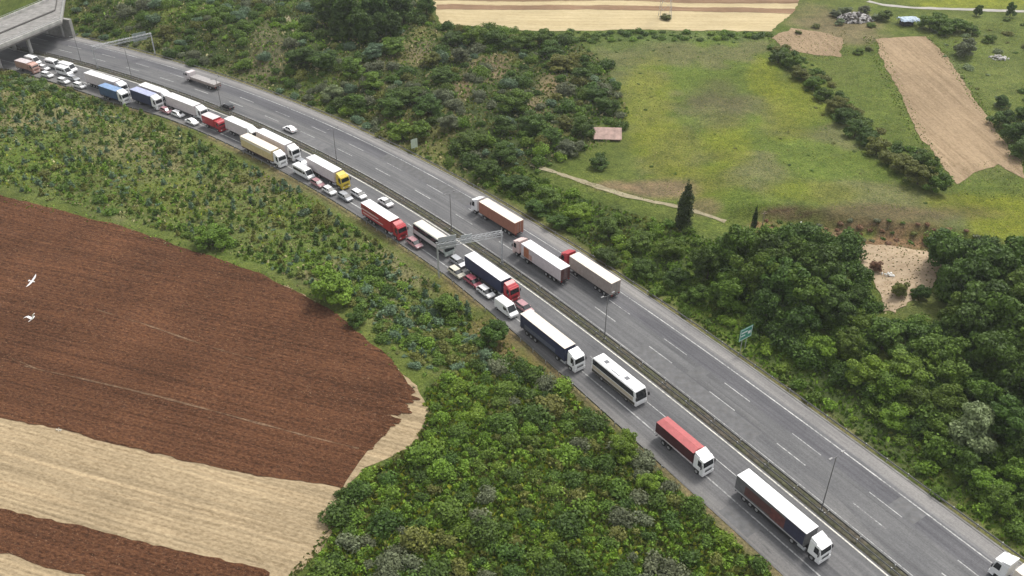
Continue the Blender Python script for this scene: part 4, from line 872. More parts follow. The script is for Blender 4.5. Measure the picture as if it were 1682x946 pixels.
for v in range(6):   # broadleaf trees, unit crown radius 4 m, height about 8 m
    g = np.random.default_rng(300+v); r = 4.0; bl = []
    ex = 1+.3*g.random(); lean = g.normal(size=2)*.5
    for i in range(24):
        a = g.random()*6.283; q = r*.78*g.random()**.5; z = 2.6+4.9*g.random()**.8*(1-.35*q/r)*1.1; s = r*(.15+.24*g.random()**1.5)
        bl.append((q*math.cos(a)*ex+lean[0]*z/5, q*math.sin(a)/ex+lean[1]*z/5, z, s, s*(.8+.4*g.random()), s*(.6+.25*g.random())))
    for i in range(7):
        a = 6.283*i/7+g.random(); s = r*(.24+.12*g.random()); bl.append((r*.72*math.cos(a), r*.72*math.sin(a), 1.8+1.6*g.random(), s, s, s*.8))
    bl.append((0, 0, 4.2, r*.5, r*.5, 2.4))
    cm = leaf_mesh('tree_crown_%d' % v, *leaves(bl, 6200, .225, g, .3, .6))
    q = MB().cyl((0, 0, -.5), (.1, .05, 2.6), .24, .16, 8)
    for b_ in bl[:10]: q.cyl((.1, .05, 1.6+.5*g.random()), (b_[0]*.8, b_[1]*.8, b_[2]*.9), .09, .03, 5)
    TREE[v] = (cm, q.mesh('tree_trunk_%d' % v, BARK))
def set_mat(o, m):
    o.material_slots[0].link = 'OBJECT'; o.material_slots[0].material = m
def plant(name, key, label, cat, group, p, s, m, sz=1.):
    o = link(name, _vm[key], None, p, (0, 0, R.random()*6.283)); o.scale = (s, s, s*sz); set_mat(o, LM[m]); return tag(o, label, cat, group)
def tree(px, py, rpx, m, label, group, name='broadleaf_tree', tall=1., cat='tree'):
    p = pix(px, py, 3.2); dist = math.hypot(p.y, CAMH-p.z)*1.0; rad = rpx*math.sqrt(p.x**2+p.y**2+(CAMH-p.z)**2)/FPX
    s = rad/4.2; p = pix(px, py, 4.4*s*tall); v = R.randrange(6)
    root = thing(name, label, cat, p, R.random()*6.283, group); root.scale = (s*R.uniform(.88, 1.15), s*R.uniform(.88, 1.15), s*tall*R.uniform(.88, 1.15))
    c = link('crown', TREE[v][0], root); set_mat(c, LM[m]); link('trunk', TREE[v][1], root); return root
def clear(P):
    """keep plants off the carriageways, the bridge and its approach"""
    s, l = slat(P[:, 0], P[:, 1]); ok = (l < edge_left(s)-1.5) | (l > 18.9)
    d = P-nearE[0]; al = d@dv; ac = d@np.array([-dv[1], dv[0]])
    ok &= ~((ac > -.8) & (ac < BW+1) & (al > -90) & (al < 27))
    return ok
def scatter(poly, n, g, nz=None, seed=0, lift=0.):
    """random points on the ground inside a zone outlined in the photograph"""
    W = np.array([(v.x, v.y) for v in pixs(poly)]); x0, y0 = W.min(0); x1, y1 = W.max(0)
    X = x0+(x1-x0)*g.random(n); Y = y0+(y1-y0)*g.random(n); k = in_poly(X, Y, [tuple(q) for q in W])
    if nz: k &= (fbm(X, Y, nz[2], nz[3]) > nz[0]+(nz[1]-nz[0])*g.random(n))
    P = np.stack([X, Y], 1)[k]; P = P[clear(P)] if len(P) else P
    return P
def thin(P, dmin, taken=None):
    cell = {} if taken is None else taken; out = []
    for x, y in P:
        cx, cy = int(x//dmin), int(y//dmin); ok = True
        for i in (-1, 0, 1):
            for j in (-1, 0, 1):
                for a, b2 in cell.get((cx+i, cy+j), ()):
                    if (a-x)**2+(b2-y)**2 < dmin*dmin: ok = False
        if ok: cell.setdefault((cx, cy), []).append((x, y)); out.append((x, y))
    return np.array(out).reshape(-1, 2)
FIELD_PX = [(-420, 230), (0, 314), (100, 340), (200, 365), (300, 400), (372, 422), (432, 444), (502, 474), (570, 518), (612, 552), (652, 586), (690, 632), (708, 674), (700, 705), (676, 742), (640, 752), (600, 768), (562, 806), (553, 850), (526, 895), (480, 945), (440, 1010), (-420, 1010)]
YARD_PX = [(1392, 402), (1460, 404), (1532, 412), (1548, 432), (1532, 470), (1500, 488), (1472, 516), (1448, 512), (1446, 480), (1428, 445), (1405, 425)]
PLOT_PX = [(1437, 64), (1522, 60), (1556, 95), (1600, 160), (1640, 220), (1680, 272), (1682, 300), (1572, 303), (1548, 272), (1512, 225), (1482, 162), (1456, 112)]
FARF_PX = [(708, -60), (712, 5), (722, 39), (862, 51), (1050, 49), (1266, 52), (1292, 30), (1312, 8), (1320, -60)]
GULLY = [(815, 105, 46, 20), (905, 138, 30, 26), (882, 178, 20, 24), (762, 140, 14, 26), (440, 78, 36, 40), (690, 86, 28, 20), (925, 205, 14, 22), (1060, 312, 90, 12)]
def keep_off(P, extra=0):
    z = H(P[:, 0], P[:, 1]); a, b2 = to_px(P[:, 0], P[:, 1], z); k = np.ones(len(P), bool)
    for q in (FIELD_PX, YARD_PX, PLOT_PX, FARF_PX): k &= poly_dist(a, b2, q) < 2-extra
    if extra == 0:
        for cx, cy, rx, ry in GULLY: k &= (np.hypot((a-cx)/rx, (b2-cy)/ry)+.5*(fbm(P[:, 0], P[:, 1], 5, 77)-.5) > 1) | (rng.random(len(P)) < .12)
    return P[k]
STUFF = []   # (mesh key, material, x, y, z, scale, rot, zscale) merged into one undergrowth object

# -- trees one can tell apart
g = np.random.default_rng(5)
NEAR_CLUMP = [(1205, 402, 30), (1255, 424, 36), (1300, 418, 32), (1338, 440, 34), (1372, 450, 32), (1230, 455, 30), (1285, 465, 34), (1335, 480, 34), (1380, 495, 32), (1410, 530, 24), (1165, 432, 26), (1190, 480, 26), (1262, 508, 26), (1320, 520, 27), (1400, 486, 20)]
for x, y, r_ in NEAR_CLUMP: tree(x, y, r_*1.08, R.choice(['dark', 'dark', 'mid']), 'dark leafy tree in the wood between the outer guardrail and the sandy yard', 'trees in the wood left of the sandy yard')
EAST = [(1562, 408, 32), (1590, 418, 38), (1640, 438, 40), (1678, 478, 40), (1578, 456, 34), (1610, 480, 40), (1655, 528, 40), (1592, 525, 34), (1645, 585, 36), (1578, 512, 26), (1680, 625, 36), (1668, 690, 32), (1620, 560, 30), (1690, 560, 34), (1690, 740, 30), (1625, 640, 24)]
for x, y, r_ in EAST: tree(x, y, r_*1.08, R.choice(['dark', 'dark', 'mid', 'dark']), 'dark leafy tree in the wood right of the sandy yard, by the photo edge', 'trees in the wood right of the sandy yard')
for x, y, r_ in [(1455, 550, 32), (1400, 565, 28), (1540, 572, 36), (1500, 602, 34), (1555, 612, 32), (1350, 568, 26), (1460, 628, 32), (1512, 655, 32), (1420, 612, 28), (1560, 662, 28), (1540, 702, 24), (1590, 762, 26), (1640, 820, 26), (1668, 775, 28), (1470, 680, 24), (1620, 790, 22)]:
    tree(x, y, r_, R.choice(['mid', 'mid', 'bright']), 'mid green bushy tree on the bank below the sandy yard', 'bushy trees on the bank above the outer guardrail', tall=.8)
tree(1600, 700, 36, 'pale', 'pale grey-green loose-crowned tree above the guardrail, amid darker trees', None, 'pale_tree')
for x, y, r_ in [(545, 12, 26), (580, 26, 30), (622, 14, 30), (662, 10, 26), (560, 42, 22), (605, 44, 24), (640, 38, 22), (700, 8, 16)]:
    tree(x, y, r_, 'dark', 'dark tree in the tight clump beside the pale far field at the top edge', 'trees of the clump at the top edge')
SCR = [(500, 88, 26, 'dark'), (535, 98, 20, 'dark'), (842, 165, 30, 'mid'), (872, 198, 26, 'dark'), (828, 202, 24, 'dark'), (640, 170, 28, 'dark'), (672, 150, 24, 'dark'), (702, 174, 24, 'dark'), (925, 100, 24, 'olive'), (905, 82, 20, 'dark'), (962, 122, 20, 'dark'), (978, 152, 20, 'dark'), (1000, 172, 20, 'dark'), (740, 60, 22, 'dark'), (780, 60, 24, 'mid'), (820, 62, 24, 'dark'), (860, 66, 22, 'mid'), (895, 60, 18, 'mid'), (760, 90, 18, 'grey'), (690, 210, 24, 'mid'), (740, 200, 20, 'grey'), (770, 230, 24, 'mid'), (660, 215, 22, 'bright'), (610, 130, 22, 'bright'), (580, 110, 22, 'mid'), (545, 150, 20, 'pale'), (590, 170, 22, 'mid'), (830, 250, 24, 'dark'), (800, 275, 26, 'dark'), (850, 295, 26, 'dark'), (900, 320, 26, 'mid'), (950, 345, 26, 'bright'), (1000, 375, 24, 'mid'), (920, 360, 22, 'dark'), (885, 340, 22, 'dark'), (1050, 395, 24, 'mid'), (1100, 405, 24, 'mid'), (1060, 440, 24, 'dark'), (1110, 455, 24, 'dark'), (1000, 420, 22, 'dark'), (1140, 480, 22, 'mid'), (960, 210, 22, 'dark'), (935, 240, 22, 'grey'), (985, 265, 18, 'dark'), (905, 225, 20, 'dark'), (930, 200, 18, 'olive'), (730, 120, 22, 'dark'), (705, 95, 20, 'olive'), (640, 75, 24, 'mid'), (610, 85, 20, 'blue')]
for x, y, r_, m_ in SCR: tree(x, y, r_*.95, m_, {'dark': 'dark low tree in the scrub between the empty carriageway and the meadow', 'mid': 'mid green low tree in the scrub between carriageway and meadow', 'olive': 'olive low tree in the scrub left of the meadow', 'grey': 'grey bare-looking low tree in the scrub above the empty carriageway', 'bright': 'bright green low tree in the scrub above the empty carriageway', 'pale': 'pale yellowish low tree in the scrub above the empty carriageway', 'blue': 'bluish green low tree in the scrub near the top edge'}[m_], 'low trees of the scrub slope', 'scrub_tree', tall=.62)
for x, y, r_ in [(1280, 92, 15), (1300, 100, 16), (1318, 118, 16), (1336, 134, 15), (1352, 152, 16), (1372, 172, 17), (1390, 190, 18), (1406, 212, 18), (1424, 226, 17), (1442, 242, 18), (1462, 256, 18), (1486, 268, 20), (1512, 284, 26), (1536, 300, 20), (1505, 262, 18), (1528, 270, 18)]:
    tree(x, y, r_, R.choice(['dark', 'mid', 'dark', 'olive']), 'hedgerow bush in the diagonal row between meadow and pinkish tilled plot', 'hedgerow between meadow and tilled plot', 'hedgerow_bush', tall=.7, cat='bush')
for x, y, r_ in [(1645, 190, 20), (1668, 215, 22), (1684, 240, 22), (1690, 190, 18), (1650, 168, 12)]: tree(x, y, r_, 'dark', 'dark bush at the right edge beyond the pinkish tilled plot', 'bushes right of the tilled plot', 'hedgerow_bush', tall=.7, cat='bush')
for x, y, r_ in [(1530, 34, 16), (1552, 44, 14), (1572, 38, 16), (1600, 46, 12), (1450, 22, 12), (1545, 28, 12), (1628, 62, 8)]: tree(x, y, r_, 'mid', 'round green bush beside the pale debris and blue shelter near the top edge', 'bushes by the debris heaps', 'hedgerow_bush', tall=.7, cat='bush')
for x, y, r_, m_ in [(1372, 22, 9, 'grey'), (1388, 16, 10, 'pale'), (1420, 14, 11, 'grey'), (1440, 26, 10, 'pale'), (1378, 36, 8, 'pale'), (1340, 42, 7, 'olive'), (1432, 40, 7, 'mid'), (1312, 52, 6, 'olive'), (1410, 84, 8, 'mid'), (1428, 78, 7, 'olive')]:
    tree(x, y, r_, m_, 'low greyish brush tangled round the wide debris heap near the top edge', 'brush round the debris heap', 'brush', tall=.5, cat='bush')
tree(1588, 76, 16, 'grey', 'greyish tree alone between tilled plot and green bushes', None, 'grey_tree', tall=.9)
tree(1607, 16, 7, 'dark', 'tiny dark tree by the farm lane, left of two', None, 'lane_tree', tall=1.2); tree(1662, 17, 8, 'dark', 'tiny dark tree by the farm lane, right of two', None, 'lane_tree', tall=1.2)
tree(1480, 474, 14, 'olive', 'round bush on the sandy yard nearest the white heap', None, 'yard_bush', tall=.8, cat='bush'); tree(1512, 478, 14, 'dark', 'dark round bush on the sandy yard by the wood', None, 'yard_bush', tall=.8, cat='bush')
tree(1440, 436, 10, 'brown', 'sparse brownish bush in the middle of the sandy yard', None, 'yard_bush', tall=.9, cat='bush')
tree(1093, 27, 9, 'olive', 'dark scrub clump at the foot of the pylon in the pale field', None, 'pylon_bush', tall=.5, cat='bush')
tree(546, 466, 36, 'bright', 'big bright green bush bulging over the edge of the ploughed field', None, 'field_edge_bush', tall=.8, cat='bush')
tree(348, 388, 28, 'bright', 'bright green spreading bush on the field margin, left of the big one', None, 'field_edge_bush', tall=.6, cat='bush')
tree(585, 520, 18, 'dark', 'dark small bush at the field edge below the big bright one', None, 'field_edge_bush', tall=.8, cat='bush')
tree(803, 545, 28, 'dark', 'dark round bush close to the hard shoulder beside the white panel van', None, 'verge_bush', tall=.8, cat='bush'); tree(740, 500, 24, 'mid', 'green bush on the embankment left of the white hatchback', None, 'verge_bush', tall=.7, cat='bush')
tree(1065, 790, 20, 'bright', 'lime green bush near the shoulder beside the red tarpaulin lorry', None, 'verge_bush', tall=.7, cat='bush'); tree(1025, 735, 26, 'bright', 'bright leafy bush on the verge level with the white coach front', None, 'verge_bush', tall=.7, cat='bush')
for key, px, py, s, lab in (('cypress_0', 1122, 374, 1.05, 'tall dark cypress standing alone beside the dirt track'), ('cypress_1', 1236, 382, .62, 'slim dark cypress beside the thin pale pole')):
    r = thing('cypress_tree', lab, 'tree', pix(px, py), .3); r.scale = (s*(1.15 if s > 1 else .62), s*(1.15 if s > 1 else .62), s)
    c = link('crown', _vm[key], r); set_mat(c, LM['black']); MB().cyl((0, 0, -.4), (0, 0, 2.2), .2, .15, 8).build('trunk', BARK, r)

# -- young conifers on the planted embankment
P = keep_off(scatter(Z_PLANT, 6500, g, (.2, .58, 9, 301)), -8); P = thin(P, 1.3)
dist = np.hypot(np.hypot(P[:, 0], P[:, 1]), CAMH); o_ = np.argsort(dist); Zp = H(P[:, 0], P[:, 1])
for n_, i in enumerate(o_):
    s = .75+.9*R.random(); blue = fbm(P[i:i+1, 0], P[i:i+1, 1], 24, 305)[0] > .53
    key = 'conifer_%d' % R.randrange(4); mk = R.choice(['blue', 'blue', 'mid'] if blue else ['mid', 'mid', 'olive', 'blue', 'dark', 'bright'])
    if n_ < 260: plant('young_conifer', key, 'small young conifer among rows on the grassy embankment between field and queue', 'young conifer', 'young conifers on the embankment', (P[i, 0], P[i, 1], Zp[i]-.05), s, mk)
    else: STUFF.append((key, mk, P[i, 0], P[i, 1], Zp[i]-.05, s, R.random()*6.28, 1.))
# -- shrubs of the thicket
def shrubs(poly, ntry, dmin, sizes, mats, name, label, group, nmax, nz=None, ex=0, seed=1, zs=1., cat='bush', sc=(.75, 1.2)):
    gg = np.random.default_rng(seed); P = thin(keep_off(scatter(poly, ntry, gg, nz), ex), dmin)
    if not len(P): return
    d = np.hypot(np.hypot(P[:, 0], P[:, 1]), CAMH); Z = H(P[:, 0], P[:, 1]); pick = []
    for i in range(len(P)):
        sz = sizes[gg.integers(len(sizes))]; s = sc[0]+(sc[1]-sc[0])*gg.random(); q = fbm(P[i:i+1, 0], P[i:i+1, 1], 13, seed+77)[0]
        mk = mats[int(np.clip((q-.25)/.5+gg.normal()*.22, 0, .999)*len(mats))]
        pick.append((SPEC[sz][0]*s/d[i], '%s_shrub_%d' % (sz, gg.integers(5)), mk, P[i, 0], P[i, 1], Z[i]-.12, s))
    pick.sort(reverse=True, key=lambda q: q[0])
    for n_, (_, key, mk, x, y, z, s) in enumerate(pick):
        if n_ < nmax: plant(name, key, label, cat, group, (x, y, z), s, mk, zs)
        else: STUFF.append((key, mk, x, y, z, s, R.random()*6.28, zs))
shrubs(Z_THICK, 2600, 2.5, ['medium', 'medium', 'medium', 'large'], ['grey', 'dark', 'olive', 'dark', 'mid', 'dark', 'mid', 'mid', 'bright'], 'thicket_shrub', 'shrub of the dense thicket between ploughed field and the lowest lorries', 'shrubs of the lower thicket', 190, (.28, .54, 9, 403), seed=401, zs=.75, sc=(.55, 1.2))
shrubs(Z_THICK, 4200, 1.25, ['small'], ['olive', 'mid', 'bright', 'bright', 'mid', 'bright'], 'low_shrub', '', '', 0, (.22, .5, 7, 404), seed=405)
shrubs(Z_PLANT, 4600, 1.5, ['small'], ['olive', 'mid', 'blue', 'mid', 'bright', 'olive'], 'low_shrub', '', '', 0, (.36, .6, 10, 406), seed=407, zs=.5)
shrubs([(500, 440), (600, 430), (720, 500), (800, 560), (860, 620), (760, 620), (700, 620), (640, 570), (570, 500)], 1800, 1.3, ['small', 'small', 'medium'], ['mid', 'bright', 'dark', 'olive', 'blue', 'mid'], 'low_shrub', '', '', 0, seed=409, zs=.6)
shrubs([(-10, 108), (60, 112), (130, 128), (180, 150), (170, 172), (110, 165), (40, 150), (-20, 140)], 500, 1.7, ['small', 'medium'], ['olive', 'mid', 'pale', 'mid', 'dark'], 'verge_shrub', 'pale olive shrub at the roadside where the queue meets the overpass', 'shrubs beside the overpass', 50, seed=408, zs=.8)
shrubs(Z_VERGE, 3000, 2.0, ['small', 'medium'], ['dark', 'mid', 'bright', 'mid', 'bright', 'mid'], 'verge_shrub', 'green shrub on the bank just outside the outer guardrail', 'shrubs on the outer bank', 150, seed=411, zs=.8)
shrubs(Z_SCRUB, 5200, 2.4, ['small', 'medium', 'medium', 'large'], ['grey', 'dark', 'blue', 'mid', 'dark', 'olive', 'mid', 'bright', 'mid'], 'slope_shrub', 'shrub in the scrub on the slope above the empty carriageway', 'shrubs of the scrub slope', 150, (.25, .5, 17, 421), seed=421, zs=.8)
shrubs([(-60, 105), (30, 112), (120, 128), (210, 175), (330, 235), (520, 320), (610, 385), (560, 400), (380, 300), (200, 225), (80, 215), (-60, 235)], 900, 3.0, ['small', 'medium'], ['blue', 'dark', 'blue', 'olive', 'mid'], 'embankment_shrub', 'bluish shrub near the shoulder on the upper embankment beside the queue', 'shrubs on the upper embankment', 60, (.42, .6, 15, 431), seed=431, zs=.8)
shrubs([(560, 420), (640, 430), (760, 540), (860, 600), (780, 620), (690, 560), (610, 500)], 700, 2.6, ['small', 'medium'], ['blue', 'dark', 'mid', 'bright', 'olive'], 'embankment_shrub', 'shrub on the lower embankment between field corner and white panel van', 'shrubs on the lower embankment', 45, (.35, .55, 12, 441), seed=441, zs=.8)
shrubs([(-60, 240), (100, 262), (250, 330), (420, 395), (600, 470), (690, 590), (660, 585), (570, 512), (430, 438), (300, 392), (100, 335), (-60, 300)], 800, 2.2, ['small', 'small', 'medium'], ['bright', 'mid', 'olive', 'mid'], 'margin_shrub', 'low shrub on the grassy margin along the upper edge of the ploughed field', 'shrubs along the field margin', 50, (.42, .6, 12, 451), seed=451, zs=.6)
shrubs([(1180, 400), (1260, 380), (1400, 400), (1450, 520), (1600, 560), (1682, 690), (1682, 900), (1480, 700), (1330, 600), (1200, 520)], 2400, 2.6, ['medium', 'large'], ['dark', 'dark', 'mid'], 'wood_shrub', '', '', 0, seed=461)
shrubs([(1530, 380), (1720, 420), (1760, 800), (1600, 700), (1560, 540)], 900, 2.8, ['medium', 'large'], ['dark', 'dark', 'mid'], 'wood_shrub', '', '', 0, seed=465)
shrubs([(1240, 345), (1400, 356), (1590, 385), (1640, 410), (1540, 405), (1380, 395), (1240, 375)], 700, 1.6, ['small'], ['brown', 'grey', 'brown', 'olive', 'mid'], 'bank_shrub', 'small rusty brown shrub on the reddish cut bank above the sandy yard', 'shrubs on the cut bank', 50, seed=471, zs=.7)
shrubs([(1262, 78), (1290, 74), (1340, 112), (1400, 175), (1470, 235), (1540, 262), (1560, 305), (1500, 305), (1440, 262), (1380, 200), (1320, 145)], 900, 1.9, ['small', 'medium'], ['dark', 'mid', 'olive', 'dark', 'mid'], 'hedge_shrub', 'smaller shrub filling the diagonal hedgerow between meadow and tilled plot', 'undergrowth shrubs of the diagonal hedgerow', 60, seed=483, zs=.7)
shrubs(Z_MEADOW, 900, 4.5, ['small'], ['olive', 'mid', 'dark'], 'meadow_shrub', 'tiny dark shrub dotted in the yellow-green meadow', 'shrubs dotted in the meadow', 40, (.5, .66, 20, 481), seed=481, zs=.6, sc=(.4, .8))
shrubs([(940, 52), (1262, 54), (1268, 66), (1100, 66), (960, 70), (860, 66)], 600, 2.4, ['small', 'medium'], ['mid', 'dark', 'bright'], 'hedge_shrub', 'green hedge shrub along the near edge of the pale far field', 'hedge below the far field', 55, seed=491, zs=.6)
shrubs([(1540, 80), (1682, 20), (1700, 240), (1640, 190), (1580, 130)], 400, 5, ['small', 'medium'], ['mid', 'pale', 'olive'], 'pasture_shrub', 'loose shrub in the green pasture right of the pinkish tilled plot', 'shrubs of the right-hand pasture', 30, (.45, .62, 18, 495), seed=495, zs=.6)

def merge(name, items, label=None):
    mats = sorted({i[1] for i in items}); VV, FF, TT, MI = [], [], [], []; o = 0; cache = {}
    for key, mk, x, y, z, s, rot, zs in items:
        if key not in cache:
            me = _vm[key]; v = np.empty(len(me.vertices)*3, np.float32); me.vertices.foreach_get('co', v); a = np.empty(len(me.polygons), np.float32); me.attributes['tint'].data.foreach_get('value', a); cache[key] = (v.reshape(-1, 3), a)
        v, a = cache[key]; c, sn = math.cos(rot), math.sin(rot)
        q = np.stack([(v[:, 0]*c-v[:, 1]*sn)*s+x, (v[:, 0]*sn+v[:, 1]*c)*s+y, v[:, 2]*s*zs+z], 1); VV.append(q); FF.append(np.arange(len(v)).reshape(-1, 4)+o); o += len(v)
        TT.append(np.clip(a+R.uniform(-.15, .15), 0, 1)); MI.append(np.full(len(a), mats.index(mk)))
    return link(name, mesh_np(name, np.concatenate(VV), np.concatenate(FF), [LM[k] for k in mats], attr=np.concatenate(TT), midx=np.concatenate(MI)))
tag(merge('undergrowth', STUFF), 'low green and brown undergrowth filling the banks between the larger shrubs', 'undergrowth', kind='stuff')

# -- grass and weeds: tufts of blades standing on the banks and in the meadow
def grass(name, zones, seed, label):
    gg = np.random.default_rng(seed); VV, TT, MI = [], [], []
    mats = ['olive', 'mid', 'bright', 'yellow', 'straw', 'dark']
    for poly, n, hgt, wts, *edge in zones:
        P = scatter(poly, n, gg); P = P if edge else keep_off(P, -3)
        if not len(P): continue
        k = len(P); q = fbm(P[:, 0], P[:, 1], 11, seed+3); mi = np.clip(((q-.22)/.56+gg.normal(size=k)*.22), 0, .999)
        mi = np.array(wts)[(mi*len(wts)).astype(int)]
        Z = H(P[:, 0], P[:, 1]); c = np.column_stack([P, Z-.05]); h = hgt*(.5+gg.random(k)); a = gg.random(k)*6.283
        d = np.stack([np.cos(a), np.sin(a), np.zeros(k)], 1)*(h*.55)[:, None]; tp = np.stack([gg.normal(size=k)*.35*h, gg.normal(size=k)*.35*h, h*.8], 1)
        V = np.stack([c-d, c+d, c+tp+d*.6, c+tp-d*.6], 1); VV.append(V.reshape(-1, 3)); TT.append(gg.random(k)); MI.append(mi)
    V = np.concatenate(VV); F = np.arange(len(V)).reshape(-1, 4)
    o = link(name, mesh_np(name, V, F, [LM[m_] for m_ in mats], attr=np.concatenate(TT), midx=np.concatenate(MI))); return tag(o, label, 'grass', kind='stuff')
Z_PASTURE = [(1262, 60), (1330, 95), (1436, 70), (1500, 225), (1580, 310), (1690, 310), (1690, 440), (1560, 330), (1500, 300), (1400, 210), (1300, 110)]
Z_PASTURE_E = [(1530, 60), (1700, 20), (1700, 270), (1640, 215), (1565, 100)]
grass('grass', [(Z_PLANT, 60000, .42, [0, 1, 4, 1, 0, 4, 2, 1, 3]), (Z_THICK, 60000, .5, [0, 2, 3, 1, 2, 0]), (Z_VERGE, 46000, .5, [1, 2, 1, 2, 0]), (Z_SCRUB, 52000, .55, [0, 1, 4, 1, 2, 1]),
                (Z_MEADOW, 30000, .16, [0, 3, 2, 4, 3, 2]), (Z_PASTURE, 16000, .16, [0, 2, 3, 4]), (Z_PASTURE_E, 14000, .16, [0, 2, 4, 3]),
                ([(1530, 262), (1600, 270), (1640, 258), (1700, 262), (1700, 325), (1565, 318)], 1500, .2, [0, 3, 2, 4], 1), ([(1415, 60), (1445, 60), (1470, 112), (1495, 165), (1525, 225), (1560, 275), (1550, 295), (1500, 225), (1465, 165), (1440, 110)], 5200, .28, [0, 1, 2, 4], 1),
                ([(1518, 55), (1560, 90), (1610, 160), (1650, 220), (1690, 270), (1690, 285), (1660, 262), (1632, 222), (1592, 162), (1550, 100)], 5200, .28, [0, 4, 2, 1], 1), ([(1380, 395), (1545, 402), (1560, 440), (1540, 480), (1470, 522), (1440, 515), (1438, 480), (1420, 445), (1395, 425)], 1300, .3, [0, 4, 1, 4], 1),
                ([(-40, 312), (100, 340), (200, 365), (300, 400), (372, 422), (432, 444), (502, 474), (568, 518), (610, 552), (650, 588), (690, 634), (684, 642), (640, 600), (600, 566), (560, 532), (500, 489), (430, 459), (370, 437), (300, 415), (200, 380), (100, 354), (-40, 326)], 7000, .34, [0, 1, 2, 4, 2], 1),
                ([(560, 800), (566, 806), (558, 850), (536, 895), (490, 945), (450, 1000), (435, 1000), (478, 940), (524, 888), (549, 846)], 3000, .35, [0, 1, 2, 4], 1), ([(1262, 60), (1390, 50), (1395, 100), (1330, 100), (1270, 85)], 1800, .25, [0, 4, 1], 1), ([(860, 262), (945, 288), (1030, 318), (1110, 335), (1200, 360), (1196, 370), (1100, 345), (1020, 326), (930, 298), (860, 272)], 1800, .25, [0, 4, 1, 2], 1)], 900, 'rough grass and weeds covering the banks and the meadow')

# ------------------------------------------------------------------ odds and ends
def rock(name, label, cat, px, py, r, h, mats, seed, n=40):
    """a heap of irregular lumps"""
    gg = np.random.default_rng(seed); p = pix(px, py); root = thing(name, label, cat, p)
    for k, (m_, nm) in enumerate(mats):
        bm = bmesh.new()
        for i in range(n):
            a = gg.random()*6.283; q = gg.random()**.5; s = r*(.08+.13*gg.random())*(40/n)**.45
            M4 = Matrix.Translation((r*q*math.cos(a), r*.7*q*math.sin(a), h*(1-q)**.7*(.5+.5*gg.random())))@Matrix.Rotation(gg.random()*6, 4, Vector(gg.normal(size=3)).normalized())@Matrix.Diagonal((s, s*(.5+.6*gg.random()), s*(.35+.5*gg.random()), 1))
            bmesh.ops.create_icosphere(bm, subdivisions=1, radius=1, matrix=M4)
        for v in bm.verts: v.co += Vector(gg.normal(size=3))*.05*r*.3
        me = bpy.data.meshes.new(nm); bm.to_mesh(me); bm.free(); me.materials.append(m_); link(nm, me, root)
    return root
rock('debris_heap', 'wide heap of pale grey debris beside the lane at the top edge', 'debris heap', 1405, 32, 6.2, 2.6, [(paint('pale_debris', (.60, .57, .55), .9, 0, .3, 1), 'rubble'), (paint('dark_debris', (.12, .11, .10), .9, 0, .3, 1), 'scrap')], 31, 190)
def shelter():
    p = pix(1490, 40); r = thing('shelter', 'makeshift shelter under pale blue and white sheets near the top edge', 'shelter', p, .15)
    q = MB()
    for X in (-2.6, 2.6):
        for Y in (-1.6, 1.6): q.cyl((X, Y, -.4), (X, Y, 2.2), .08, n=6)
    q.build('post', BARK, r)
    gg = np.random.default_rng(3); nx, ny = 14, 10; V = []; F = []
    for j in range(ny):
        for i in range(nx):
            x = -3.2+6.4*i/(nx-1); y = -2.2+4.4*j/(ny-1); e = max(abs(x)/3.2, abs(y)/2.2); V.append((x, y, 2.5-.5*abs(y)/2.2+gg.normal()*.07-(.6*gg.random() if e > .97 else 0)))
    F = [(j*nx+i, j*nx+i+1, (j+1)*nx+i+1, (j+1)*nx+i) for j in range(ny-1) for i in range(nx-1)]
    V2 = [(a, b2, c2-.05) for a, b2, c2 in V]; mb = MB().add(V, F).add(V2, [f[::-1] for f in F]); mb.build('sheet', paint('blue_white_sheet', (.42, .52, .64), .6, 0, .35, .7), r)
    MB().box(-2.3, 1.4, -1.3, 1.2, -.3, 1.5).build('back_wall', paint('dark_boards', (.05, .05, .055), .9), r)
shelter()
rock('debris_heap', 'low whitish heap beside the greyish tree near the top edge', 'debris heap', 1640, 96, 3.0, 1.0, [(paint('pale_debris', (.60, .57, .55), .9, 0, .3, 1), 'rubble')], 33, 60)
rock('white_heap', 'small white heap in the middle of the sandy yard', 'heap', 1457, 452, 1.35, .9, [(paint('white_sacking', (.74, .73, .70), .8, 0, .12, 1), 'sack')], 37, 12)
rock('white_stone', 'small pale stone where ploughed soil meets pale stubble', 'stone', 97, 706, .55, .4, [(paint('pale_stone', (.6, .57, .5), .9, 0, .2, 1), 'stone_lump')], 39, 6)
rock('white_bag', 'small white bag on the bank above the brown earth, near the pole', 'bag', 1318, 350, .5, .4, [(paint('white_sacking', (.74, .73, .70), .8, 0, .12, 1), 'sack')], 41, 4)

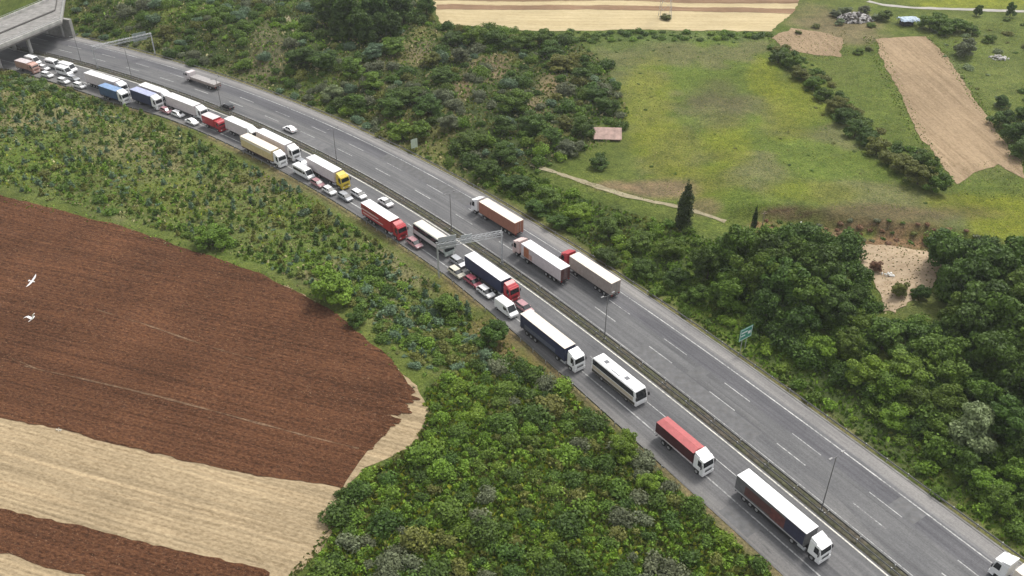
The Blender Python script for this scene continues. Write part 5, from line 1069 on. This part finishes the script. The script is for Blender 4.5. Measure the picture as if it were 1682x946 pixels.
# gulls in flight between the camera and the ploughed field
def gull(label, px, py, dist, heading, flap, bank, size=1.0):
    u, f_, z_ = ray(px, py); d = Vector((u, f_, z_)).normalized(); p = Vector((0, 0, CAMH))+d*dist
    bm = bmesh.new(); lay = bm.verts.layers.skin.verify() if False else None
    prof = [(-.26, .012, .012), (-.2, .035, .02), (-.1, .06, .05), (.02, .075, .065), (.12, .06, .055), (.18, .042, .042), (.225, .045, .045), (.26, .03, .03), (.285, .012, .012), (.32, .004, .005)]
    ns = 8; rings = []
    for x, ry, rz in prof: rings.append([bm.verts.new((x, ry*math.cos(6.283*k/ns), rz*math.sin(6.283*k/ns)+(.012 if x > .15 else 0))) for k in range(ns)])
    for a, b2 in zip(rings[:-1], rings[1:]):
        for k in range(ns): bm.faces.new((a[k], a[(k+1) % ns], b2[(k+1) % ns], b2[k]))
    bm.faces.new(rings[0][::-1]); bm.faces.new(rings[-1])
    tl = [bm.verts.new(c) for c in ((-.2, .03, .01), (-.2, -.03, .01), (-.4, -.09, .0), (-.42, 0, .0), (-.4, .09, .0))]
    tb = [bm.verts.new((v.co.x, v.co.y, v.co.z-.012)) for v in tl]
    bm.faces.new(tl[::-1]); bm.faces.new(tb)
    for k in range(5): bm.faces.new((tl[k], tl[(k+1) % 5], tb[(k+1) % 5], tb[k]))
    for s in (-1, 1):   # arched wing: shoulder, wrist, tip
        secs = [(.04, .10, -.10, .03), (.18, .115, -.10, .03+.12*flap), (.34, .14, -.05, .03+.26*flap), (.5, .09, -.06, .03+.30*flap), (.62, .02, -.07, .03+.30*flap), (.70, -.06, -.09, .03+.28*flap)]
        rows = []
        for y, xl, xt, z in secs: rows.append([bm.verts.new((xl, s*y, z)), bm.verts.new(((xl+xt)/2+.02, s*y, z+.018)), bm.verts.new((xt, s*y, z)), bm.verts.new(((xl+xt)/2, s*y, z-.006))])
        for a, b2 in zip(rows[:-1], rows[1:]):
            for k in range(4): bm.faces.new((a[k], a[(k+1) % 4], b2[(k+1) % 4], b2[k]))
        bm.faces.new(rows[-1]); bm.faces.new(rows[0][::-1])
    bmesh.ops.recalc_face_normals(bm, faces=bm.faces); me = bpy.data.meshes.new('gull'); bm.to_mesh(me); bm.free()
    me.materials.append(paint('white_plumage', (.80, .78, .77), .7, 0, .08, 4))
    o = link('gull', me, None, p, (bank, 0, heading)); o.scale = (size,)*3; tag(o, label, 'bird', 'gulls over the ploughed field')
gull('white gull with level outspread wings, flying over the upper ploughed field', 53, 462, 88, math.radians(-20), .25, .35)
gull('white gull with one wing lifted, lower of the two over the ploughed field', 53, 523, 78, math.radians(75), .9, -.5)
